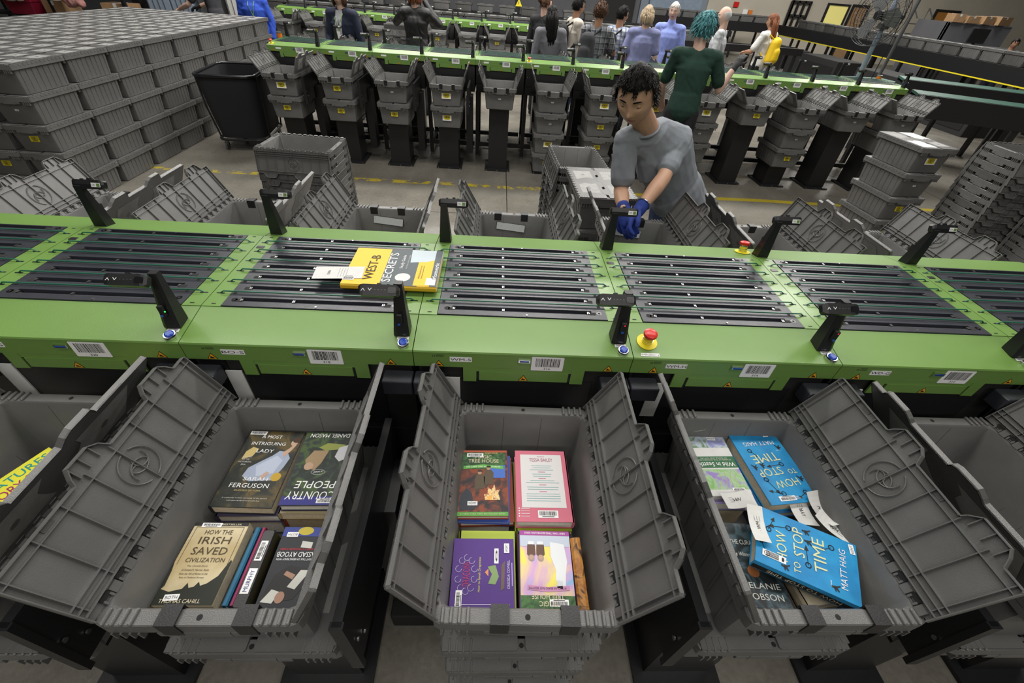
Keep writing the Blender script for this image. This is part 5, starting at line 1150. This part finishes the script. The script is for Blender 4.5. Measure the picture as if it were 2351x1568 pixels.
std('man in a beige shirt with a black backpack writing in a notebook', 1.45, 7.75, -75, 1.76, shirt='beige', skin='skin_tan', hair=('short', 'hair_black'), glasses=True, armR=((.24, .10, 1.14), (.12, .33, 1.16)), armL=((.24, .12, 1.14), (.10, .36, 1.20)), extra=beige_x, seed=9, pants='jeans', loose=.022)
std('woman with very long dark hair in a grey jacket seen from behind', .98, 6.85, 5, 1.66, shirt='greyjacket', sleeve='long', skin='skin_tan', hair=('long', 'hair_black'), seed=10)
std('person in a long black coat with pinned-up brown hair', .93, 7.75, -40, 1.76, shirt='blackcloth', sleeve='long', skin='skin_pale', hair=('bun', 'hair_brown'), look_ang=-70, seed=11, pants='blackcloth', loose=.02)
std('person in a white T-shirt carrying a yellow backpack', 5.32, 8.85, 35, 1.72, shirt='tee_white', skin='skin_tan', hair=('long', 'hair_auburn'), look_ang=60, extra=backpack('yellowpack'), armL=((.26, .1, 1.15), (.12, .3, 1.12)), seed=12, pants='blackcloth', loose=.02)
def camera_x(P, hm, add):
    b = MB(); c = hm @ V((0, .17, .0)); b.T = TR(*c); b.cbox(-.07, .07, -.03, .03, -.05, .05, 'black', .006); b.cyl((0, .03, 0), .035, .07, 'black', 16, axis='y'); add('camera', b.mesh('camera'), 'black camera held to the face')
std('person in a black leather jacket raising a camera, seen from behind', -1.10, 7.35, -5, 1.76, shirt='leather', sleeve='long', skin='skin_pale', hair=('bob', 'hair_auburn'), armR=((.34, .12, 1.28), (.10, .22, 1.56)), armL=((.34, .12, 1.28), (.10, .22, 1.56)), extra=camera_x, seed=13, pants='charcoal', loose=.024)
def lanyard(P, hm, add):
    s = (P['shL'] - P['shR']).normalized(); f = V((0, 0, 1)).cross(s); f = f if (hm.to_3x3() @ V((0, 1, 0))).dot(f) > 0 else -f
    b = MB(); c = P['chest'] + f * .135 + V((0, 0, -.08))
    for q in (-1, 1): b.tube([P['neck'] + s * q * .06 + V((0, 0, .03)), P['chest'] + f * .135 + s * q * .045 + V((0, 0, .06)), c], .005, 'green', 6)
    b.T = Matrix.Translation(c + f * .01); b.box(-.035, .035, -.003, .003, -.09, 0, 'white'); add('lanyard', b.mesh('lanyard'), 'name badge on a lanyard')
def blazer_x(P, hm, add):
    lanyard(P, hm, add); s = (P['shL'] - P['shR']).normalized(); f = V((0, 0, 1)).cross(s); f = f if (hm.to_3x3() @ V((0, 1, 0))).dot(f) > 0 else -f
    b = MB(); c = P['chest']; pts = [P['neck'] + f * .07 + s * .05, P['neck'] + f * .07 - s * .05, c + f * .146 - s * .045, c.lerp(P['pelvis'], .8) + f * .142 - s * .02, c.lerp(P['pelvis'], .8) + f * .142 + s * .02, c + f * .146 + s * .045]
    b.loft([[p for p in pts], [p + f * .006 for p in pts]], 'tee_light'); add('blouse', b.mesh('blouse'), 'pale blue blouse front')
std('woman in a navy blazer over a pale blouse with a lanyard', -2.08, 6.85, 165, 1.70, shirt='navy', sleeve='long', skin='skin_pale', hair=('bob', 'hair_brown'), extra=blazer_x, armR=((.26, .02, 1.13), (.2, .2, .95)), seed=14, pants='charcoal', loose=.02)
std('person in a shiny royal blue jacket over black with a badge', -4.05, 8.45, -170, 1.66, shirt='royal', sleeve='long', skin='skin_pale', hair=('bob', 'hair_blonde'), extra=lanyard, seed=15, pants='blackcloth', loose=.025)
std('person in a charcoal T-shirt reaching left over the tote block', -5.0, 9.0, 78, 1.86, shirt='charcoal', skin='skin_pale', hair=('short', 'hair_brown'), armR=((.28, .22, 1.16), (.22, .50, 1.08)), armL=((.28, .25, 1.14), (.22, .5, 1.06)), gloves=('R', 'gloveblack'), seed=16, pants='blackcloth')
std('person behind the far right totes with only the face showing', 12.75, 11.4, 150, 1.56, shirt='greyjacket', skin='skin_tan', hair=('bun', 'hair_black'), seed=17)
# ------------------------------------------------------------------ background
def tagged(name, mb, label, cat, group=None, parent=None, smooth=False):
    o = link(name, mb.mesh(name, smooth)); return tag(o, label, cat, group)
# back wall: cream on the right with doors, grey panels in the middle
b = MB(); b.box(8.6, 26, 20.9, 21, 0, 6.6, 'wall'); o = struct('wall_back', b)
b = MB(); b.box(1.0, 3.2, 20.8, 21, 0, 2.6, 'greywall'); b.box(3.4, 5.8, 20.8, 21, 0, 3.2, 'greywall'); b.box(6.2, 8.3, 20.8, 21, 0, 3.2, 'bluegrey'); b.box(-14, .8, 20.8, 21, 0, 1.5, 'greywall'); b.box(4.3, 5.6, 20.72, 20.8, 0, 2.4, 'blackmatte'); struct('wall_panels_back', b)
def door(n, x0, x1, zt, k, fr='blackmatte'):
    t = bpy.data.objects.new('door_%d' % n, None); COL.objects.link(t); t.location = (x0, 20.88, 0); t['kind'] = 'structure'
    b = MB(); w__ = x1 - x0; b.box(0, .07, -.06, .02, 0, zt, fr); b.box(w__ - .07, w__, -.06, .02, 0, zt, fr); b.box(.07, w__ - .07, -.06, .02, zt - .07, zt, fr); link('door_frame', b.mesh('door_frame'), t)
    b = MB(); b.box(.07, w__ - .07, -.02, .0, 0, zt - .07, k); link('door_leaf', b.mesh('door_leaf'), t); b = MB(); b.cyl((w__ - .2, -.06, 1.0), .03, .04, 'steel', 10, axis='y'); link('door_handle', b.mesh('door_handle'), t)
door(1, 14.55, 15.25, 1.94, 'cardboard'); door(2, 18.1, 19.15, 2.0, 'orangewood')
t = bpy.data.objects.new('window_1', None); COL.objects.link(t); t.location = (13.5, 20.88, 0); t['kind'] = 'structure'
b = MB(); b.box(0, .07, -.06, .02, .9, 1.92, 'blackmatte'); b.box(.88, .95, -.06, .02, .9, 1.92, 'blackmatte'); b.box(.07, .88, -.06, .02, 1.85, 1.92, 'blackmatte'); b.box(.07, .88, -.06, .02, .9, .96, 'blackmatte'); link('window_frame', b.mesh('window_frame'), t)
b = MB(); b.box(.07, .88, -.02, 0, .96, 1.85, 'litroom'); b.box(.1, .25, -.03, -.02, .96, 1.15, 'bluegrey'); b.box(.6, .66, -.03, -.02, .96, 1.2, 'red'); link('lit_room', b.mesh('lit_room'), t)
b = MB(); b.box(11.95, 12.05, 20.75, 20.85, .9, 1.9, 'blackmatte')
for x in (12.0, 12.25, 12.5, 12.75): b.box(x - .03, x + .03, 20.75, 20.85, .9, 1.92, 'blackmatte')
for z in (1.0, 1.4, 1.85): b.box(12.0, 12.75, 20.75, 20.85, z, z + .07, 'blackmatte')
tagged('wall_rack', b, 'black open rack leaning on the cream back wall left of the lit window', 'rack')
b = MB(); b.cyl((10.05, 20.85, 2.12), .16, -.03, 'white', 28, axis='y'); b.cyl((10.05, 20.83, 2.12), .02, -.01, 'ink', 8, axis='y'); b.box(10.04, 10.06, 20.8, 20.81, 2.12, 2.22, 'ink'); tagged('wall_clock', b, 'round white clock high on the cream back wall', 'clock')
b = MB(); b.box(9.65, 9.85, 20.85, 20.9, 1.55, 1.72, 'red'); tagged('notice', b, 'small red notice on the cream wall', 'notice')
b = MB(); b.box(10.35, 10.5, 20.85, 20.9, 1.35, 1.5, 'orange'); b.box(10.1, 10.3, 20.85, 20.9, 1.35, 1.5, 'white'); tagged('notice', b, 'white and orange notice pair on the cream wall', 'notice')
# long tote conveyors beyond the far line
def belt_conveyor(name, label, p, q, z, w__, stripe=None, legs=True, side='black', top='belt', hgt=.14):
    p, q = V((*p, 0)), V((*q, 0)); d = (q - p); l = d.length; a = math.degrees(math.atan2(d.y, d.x)); mt = TR(p.x, p.y, 0) @ RZ(a); t = thing(name, label, 'conveyor', mtx=mt); L = []
    b = MB(); b.box(0, l, -w__ / 2, w__ / 2, z - .03, z, top); L.append(('belt', b.mesh('belt')))
    b = MB()
    for s in (-1, 1): b.box(0, l, *sorted((s * w__ / 2, s * (w__ / 2 + .04))), z - hgt, z + (.02 if top != 'belt' else -.004), side)
    b.box(0, l, -w__ / 2, w__ / 2, z - hgt, z - .06, side); L.append(('side_frame', b.mesh('side_frame')))
    if stripe:
        b = MB(); b.box(0, l, *sorted((stripe * (w__ / 2 + .041), stripe * (w__ / 2 + .044))), z - hgt - .012, z - hgt + .012, 'yellow'); L.append(('safety_stripe', b.mesh('safety_stripe'), None, None, 'yellow edge stripe'))
    if legs:
        lb = MB(); 
        for s in (-1, 1): lb.box(-.035, .035, s * w__ / 2 - .03, s * w__ / 2 + .03, 0, z - hgt, 'black')
        lb.box(-.03, .03, -w__ / 2, w__ / 2, .3, .36, 'black'); lm = lb.mesh('leg'); n = max(2, int(l / 1.1) + 1)
        for i in range(n): L.append(('leg', lm, TR(.15 + (l - .3) * i / (n - 1), 0, 0)))
    parts(t, L); return t
belt_conveyor('belt_conveyor', 'long roller conveyor carrying a row of closed totes behind the far line', (-9, 13.1), (8.5, 13.1), .905, .42, top='greymetal')
for i in range(25):
    x = -8.4 + i * .57
    tote('closed tote on the conveyor behind the far line, %s from its left end' % (ORD[i] if i < 20 else 'twenty-' + ORD[i - 20]), (x, 13.1, .896), rad(90), None, TAGY if i % 3 == 0 else None, dark=i % 4 == 1)
belt_conveyor('belt_conveyor', 'roller conveyor in the distance carrying spaced closed totes', (-9, 17.2), (8.2, 17.2), .955, .42, top='greymetal')
for i in range(17):
    tote('closed tote on the distant conveyor, %s from its left end' % ORD[i], (-8.2 + i * .72, 17.2, .946), rad(90), None, dark=i % 3 == 1)
belt_conveyor('belt_conveyor', 'high black conveyor at the right with yellow edge stripe and tote row', (11.3, 7.6), (11.3, 19.0), 1.15, .9, stripe=1, top='black', hgt=.28)
for i in range(19):
    tote('closed tote in the long row on the striped conveyor, %s from the near end' % ORD[i], (11.35, 7.95 + i * .565, 1.141), rad(0), None, TAGY if i % 5 == 2 else None, dark=i % 3 == 0)
belt_conveyor('belt_conveyor', 'black conveyor with totes running along the cream back wall', (6.0, 19.6), (10.6, 19.6), 1.15, .5, top='black', hgt=.28)
for i in range(8): tote('closed tote on the conveyor along the cream wall, %s from its left end' % ORD[i], (6.3 + i * .57, 19.6, 1.141), rad(90), None, TAGY if i == 2 else None)
# dark equipment below the striped conveyor
for i, (x, y, w__, d_, h_) in enumerate(((10.1, 9.0, .7, 1.5, .75), (10.0, 11.2, .8, 1.6, .7), (9.9, 13.6, .8, 1.8, .72), (9.8, 16.2, .8, 1.8, .7))):
    t = thing('equipment_cabinet', 'black equipment cabinet beside the striped conveyor, %s from the near end' % ORD[i], 'cabinet', (x, y, 0)); b = MB(); b.cbox(-w__ / 2, w__ / 2, -d_ / 2, d_ / 2, 0, h_, 'blackmatte', .01); L = [('body', b.mesh('body'))]
    b = MB(); b.box(-w__ / 2 - .01, -w__ / 2, -d_ / 2 + .1, d_ / 2 - .1, .1, h_ - .15, 'black'); b.box(-w__ / 2 - .02, -w__ / 2 - .01, -.05, .05, h_ - .3, h_ - .26, 'steel'); L.append(('door', b.mesh('door')))
    parts(t, L)
# dark green belts leaving the middle line at the right
belt_conveyor('belt_conveyor', 'dark green belt conveyor leaving the right end of the middle line', (5.9, 5.53), (8.0, 4.40), 1.10, .40, side='black', hgt=.26)
belt_conveyor('belt_conveyor', 'dark green belt conveyor behind the one leaving the middle line', (6.6, 6.75), (9.4, 5.25), 1.12, .42, side='black', hgt=.26)
belt_conveyor('belt_conveyor', 'dark green feed belt beside the person with the yellow backpack', (5.95, 8.3), (7.9, 8.55), .86, .5, side='black', hgt=.22)
belt_conveyor('belt_conveyor', 'low grey roller conveyor behind the right end of the middle line', (5.0, 7.0), (6.6, 7.1), .80, .4, top='greymetal', hgt=.12)
for i, (x, y, rz) in enumerate(((7.5, 7.2, 10), (8.1, 6.98, -15), (7.9, 7.55, 40))):
    book('white document stack on the dark green belts at the right, %s one' % ('nearest', 'middle', 'farthest')[i], x, y, .9, .3, .22, .05, rz, 'paper', plain, 'pageswhite')
t = thing('side_table', 'dark table behind the green belts holding white document stacks', 'table', (7.9, 7.25, 0)); b = MB(); b.box(-.7, .7, -.5, .6, .86, .9, 'belt'); L = [('table_top', b.mesh('table_top'))]; b = MB(); b.box(-.03, .03, -.03, .03, 0, .86, 'black'); lg = b.mesh('leg')
for x in (-.6, .6):
    for y in (-.42, .5): L.append(('leg', lg, TR(x, y, 0)))
parts(t, L)
# signal lights
def signal(label, x, y, z0, cols):
    t = thing('signal_light', label, 'signal light', (x, y, z0)); L = []; b = MB(); b.cyl((0, 0, 0), .012, .05, 'steel', 10); L.append(('stem', b.mesh('stem'))); z = .05
    for c in cols: b = MB(); b.cyl((0, 0, z), .032, .05, c, 20); L.append(('lens', b.mesh('lens'))); z += .05
    b = MB(); b.cyl((0, 0, z), .034, .012, 'steel', 20); L.append(('cap', b.mesh('cap'))); parts(t, L)
mk('lensblue', (.02, .12, .55), .2); mk('lensorange', (.8, .22, .02), .25); mk('lensclear', (.55, .6, .62), .15)
signal('blue and clear signal light at the left end of the middle line', -2.60, 5.42, 1.0, ('lensclear', 'lensblue'))
signal('orange, blue and clear signal light behind the left end of the middle line', -2.66, 5.9, 1.0, ('lensclear', 'lensblue', 'lensorange'))
signal('orange, blue and clear signal light by the grey pole', 5.58, 5.90, 1.0, ('lensclear', 'lensblue', 'lensorange'))
signal('blue and clear signal light at the right end of the middle line', 5.71, 5.55, 1.03, ('lensclear', 'lensblue'))
b = MB(); b.box(5.53, 5.64, 5.5, 6.0, .95, 1.0, 'black'); b.box(5.55, 5.60, 5.7, 5.76, 0, .95, 'black'); b.box(5.6, 5.76, 5.5, 5.6, 0.98, 1.03, 'black'); tagged('bracket_stand', b, 'black bracket carrying the signal lights at the right end', 'bracket')
b = MB(); b.box(-2.69, -2.56, 5.36, 5.96, .95, 1.0, 'black'); b.box(-2.67, -2.61, 5.6, 5.66, 0, .95, 'black'); tagged('bracket_stand', b, 'black bracket carrying the signal lights at the left end', 'bracket')
# pole with drum fan
t = thing('grey_pole', 'grey steel pole rising behind the middle line beside the fan', 'pole', (5.33, 5.98, 0)); b = MB(); b.cyl((0, 0, 0), .030, 3.2, 'bluegrey', 16); L = [('pole', b.mesh('pole', True))]; b = MB(); b.cyl((0, 0, 0), .06, .02, 'bluegrey', 16); b.box(-.05, .05, -.05, .05, 1.72, 1.78, 'greymetal'); L.append(('clamp', b.mesh('clamp'))); parts(t, L)
t = thing('grey_pole', 'second grey steel pole leading up at the right of the fan', 'pole', (5.72, 6.1, 0)); b = MB(); b.cyl((0, 0, 0), .022, 3.2, 'greymetal', 12); b.cyl((-.09, 0, 0), .006, 3.2, 'black', 6); parts(t, [('pole', b.mesh('pole'))])
ft = TR(5.15, 5.90, 1.86) @ RZ(-72) @ RX(90)
t = thing('cage_fan', 'large black wire-cage fan mounted on the grey pole', 'fan', mtx=ft); L = []
b = MB(); R0 = .33
for r_, z in ((.33, .06), (.33, -.06), (.33, 0), (.25, .095), (.16, .11), (.08, .115), (.25, -.095), (.16, -.11)): b.tube([(r_ * math.cos(2 * PI * i / 36), r_ * math.sin(2 * PI * i / 36), z) for i in range(36)], .0035, 'black', 5, closed=True)
for i in range(36):
    a = 2 * PI * i / 36; c, s = math.cos(a), math.sin(a)
    for q in (-1, 1): b.tube([(.06 * c, .06 * s, q * .115), (.2 * c, .2 * s, q * .105), (.3 * c, .3 * s, q * .078), (.33 * c, .33 * s, 0)], .0018, 'black', 4)
L.append(('wire_cage', b.mesh('wire_cage')))
b = MB()
for i in range(3):
    T = RZ(120 * i); b.T = T; P0 = [(.04, -.02), (.12, -.10), (.27, -.11), (.30, .02), (.22, .09), (.05, .04)]
    b.loft([[(x, y, .03 * y / .1 - .003) for x, y in P0], [(x, y, .03 * y / .1 + .003) for x, y in P0]], 'greymetal')
b.T = Matrix(); b.cyl((0, 0, -.04), .05, .08, 'black', 16); L.append(('fan_blades', b.mesh('fan_blades')))
b = MB(); b.cyl((0, 0, -.28), .055, .2, 'black', 18); b.cyl((0, 0, -.34), .045, .06, 'white', 18); b.box(-.03, .2, -.02, .02, -.2, -.16, 'black'); L.append(('motor', b.mesh('motor'))); parts(t, L)
# laundry cart
t = thing('laundry_cart', 'black canvas laundry cart on casters left of the middle line', 'cart', (-3.08, 5.32, 0), rad(8)); L = []
def rr(hx, hy, z, r=.12): return ring(hx, hy, z, r, 6)
b = MB(); b.loft([rr(.27, .40, .16), rr(.30, .43, .45), rr(.325, .46, .84), rr(.315, .45, .84), rr(.29, .42, .45), rr(.26, .39, .18)], 'blackcloth'); L.append(('canvas_bag', autosmooth(b.mesh('canvas_bag'), 50)))
b = MB(); P_ = rr(.33, .465, .85); b.tube(P_, .018, 'blackgloss', 10, closed=True); L.append(('rim', b.mesh('rim', True)))
b = MB(); b.tube(rr(.29, .42, .14), .016, 'black', 8, closed=True)
for sx in (-1, 1):
    for sy in (-1, 1): b.tube([(sx * .29, sy * .3, .14), (sx * .33, sy * .33, .5), (sx * .335, sy * .34, .84)], .011, 'black', 8)
L.append(('base_frame', b.mesh('base_frame')))
cs = MB(); cs.cyl((-.012, 0, .055), .055, .024, 'greymetal', 20, axis='x'); cs.box(-.02, .02, -.012, .012, .055, .13, 'steel'); cs = cs.mesh('caster')
for sx in (-1, 1):
    for sy in (-1, 1): L.append(('caster', cs, TR(sx * .24, sy * .33, 0)))
parts(t, L)
b = MB(); b.cyl((4.86, 5.02, 0), .045, .12, 'white', 20, .04); b.cyl((4.86, 5.02, .12), .02, .03, 'white', 14); tagged('plastic_jug', b, 'small white jug standing on the floor before the middle line', 'jug')
# nested stack between the middle and far lines
nest(-1.48, 8.25, rad(90), 1.2, 10, 'beside the person raising a camera')
# cubicle with monitor, boxes
t = thing('cubicle_partition', 'dark grey cubicle partition standing before the cream wall', 'partition', (14.9, 15, 0)); b = MB(); b.cbox(-1.05, 1.05, -.04, .04, 0, 1.72, 'greywall', .01); b.box(-1.05, -.97, -.04, 1.2, 0, 1.72, 'greywall'); parts(t, [('panel', b.mesh('panel'))])
t = thing('computer_monitor', 'black computer monitor seen from behind in front of the partition', 'monitor', (14.8, 14.7, 1.2)); b = MB(); b.cbox(-.28, .28, -.02, .02, .06, .42, 'black', .005); L = [('screen_back', b.mesh('screen_back'))]; b = MB(); b.box(-.04, .04, .0, .04, 0, .2, 'black'); b.box(-.12, .12, -.08, .1, 0, .012, 'black'); L.append(('stand', b.mesh('stand'))); parts(t, L)
t = thing('desk', 'desk under the computer monitor before the grey partition', 'desk', (14.8, 14.6, 0)); b = MB(); b.box(-1, 1, -.35, .35, 1.17, 1.2, 'greywall'); L = [('desk_top', b.mesh('desk_top'))]; b = MB(); b.box(-.03, .03, -.03, .03, 0, 1.17, 'black'); lg = b.mesh('leg'); L += [('leg', lg, TR(x, y, 0)) for x in (-.95, .95) for y in (-.3, .3)]; parts(t, L)
def carton(label, x, y, z, sx, sy, sz, rz=0):
    t = thing('cardboard_box', label, 'box', (x, y, z), rad(rz)); b = MB(); b.box(-sx / 2, sx / 2, -sy / 2, sy / 2, 0, sz, 'cardboard'); L = [('carton', b.mesh('carton'))]; b = MB(); b.box(-.03, .03, -sy / 2 - .002, sy / 2 + .002, sz * .7, sz + .002, 'paper'); L.append(('packing_tape', b.mesh('packing_tape'))); parts(t, L)
for i, (x, w__, h_) in enumerate(((14.1, .34, .2), (14.55, .42, .17), (15.05, .4, .19), (15.55, .5, .21))): carton('cardboard box on top of the grey partition, %s from the left' % ORD[i], x, 15.1, 1.72, w__, .34, h_, i * 5)
b = MB(); b.box(13.9, 15.9, 14.95, 15.3, 1.69, 1.72, 'greywall'); tagged('partition_shelf', b, 'grey shelf along the top of the cubicle partition', 'shelf')
# left: lockers, shelves, coats, boxes
for i, (x, k) in enumerate(((-6.6, 'bluegrey'), (-6.15, 'bluegrey'), (-5.6, 'greymetal'), (-5.05, 'paper'))):
    t = thing('locker_cabinet', ('tall blue-grey cabinet at the far left with narrow slats', 'blue-grey cabinet right of the slatted one at the far left', 'dark metal rack section between the pale cabinets', 'tall pale cabinet beside the reaching person in charcoal')[i], 'cabinet', (x, 10.2, 0)); b = MB(); b.cbox(-.22, .22, -.2, .2, 0, 2.1, k, .01); L = [('body', b.mesh('body'))]; b = MB()
    for q in range(4): b.box(-.2 + .1 * q, -.19 + .1 * q, -.21, -.2, .1, 2.0, 'greymetal')
    L.append(('door', b.mesh('door'))); parts(t, L)
t = thing('storage_shelf', 'dark shelving unit against the left side behind the tote block', 'shelf', (-8.4, 9.9, 0)); L = []; b = MB(); b.box(-1.4, 1.4, -.3, .3, .0, .03, 'black')
sh = b.mesh('shelf_board'); L += [('shelf_board', sh, TR(0, 0, z)) for z in (.3, .78, 1.5, 2.0)]; b = MB(); b.box(-.03, .03, -.03, .03, 0, 2.2, 'black'); lg = b.mesh('post'); L += [('post', lg, TR(x, y, 0)) for x in (-1.37, 0, 1.37) for y in (-.27, .27)]; parts(t, L)
carton('brown cardboard box on the dark shelves behind the tote block', -7.25, 9.85, .81, .5, .4, .26, 3); carton('brown box on the dark shelves left of the draped coat', -8.35, 9.8, .81, .4, .4, .24, -5)
t = thing('storage_bin', 'maroon storage bin on the dark shelves at the upper left', 'bin', (-8.95, 9.75, .81)); b = MB(); b.loft([ring(.22, .2, 0), ring(.26, .23, .2), ring(.27, .24, .2), ring(.27, .24, .23)], 'maroon' if 'maroon' in M else cm(.22, .01, .03)); b.disc(0, -.1, .02, .2305, 'white'); parts(t, [('bin', b.mesh('bin'))])
cloth('coatpink', (.42, .20, .18), 1, .9, .3); cloth('coatcream', (.5, .46, .38), 1, .9, .1)
for (nm, x, y, z, k, lab) in (('coat', -7.85, 9.40, 1.22, 'coatpink', 'pinkish patterned coat draped over the dark shelves'), ('coat', -8.95, 9.42, 1.25, 'coatcream', 'cream coat draped at the upper left corner')):
    b = MB(); limb(b, (x - .08, y, z + .18), (x + .05, y - .02, z - .12), .16, .12, k, 16, sx=1.3); limb(b, (x + .05, y, z), (x + .2, y - .02, z - .16), .12, .07, k, 12); limb(b, (x - .1, y, z + .1), (x - .18, y, z - .05), .09, .06, k, 12)
    me = fuse(b, 'coat', .02, k, 2, folds(.03, 9, 3)); tag(link('coat', me), lab, 'coat')
# yellow caution sign and desk items far away
t = thing('caution_sign', 'small yellow triangular caution sign on the distant conveyor totes', 'sign', (.82, 17.0, 1.20)); b = MB(); b.T = RX(90); b.prism([(-.11, 0), (.11, 0), (0, .2)], -.01, .01, 'yellow'); b.poly([(-.008, .05), (.008, .05), (.01, .13), (-.01, .13)], .0105, 'ink'); parts(t, [('panel', b.mesh('panel'))])
t = thing('step_ladder', 'grey wheeled platform ladder standing before the cream wall', 'ladder', (15.9, 18.6, 0)); b = MB()
for s in (-1, 1): b.tube([(s * .3, -.5, 0), (s * .3, .3, 1.5), (s * .3, .3, 2.0)], .02, 'greymetal', 8); b.tube([(s * .3, -.1, 1.7), (s * .3, .3, 2.0)], .02, 'greymetal', 8)
fr = b.mesh('frame'); b = MB(); b.box(-.3, .3, -.08, .08, 0, .03, 'greymetal'); st = b.mesh('step'); parts(t, [('frame', fr)] + [('step', st, TR(0, -.5 + .8 * q / 5, 1.5 * q / 5)) for q in range(1, 6)])
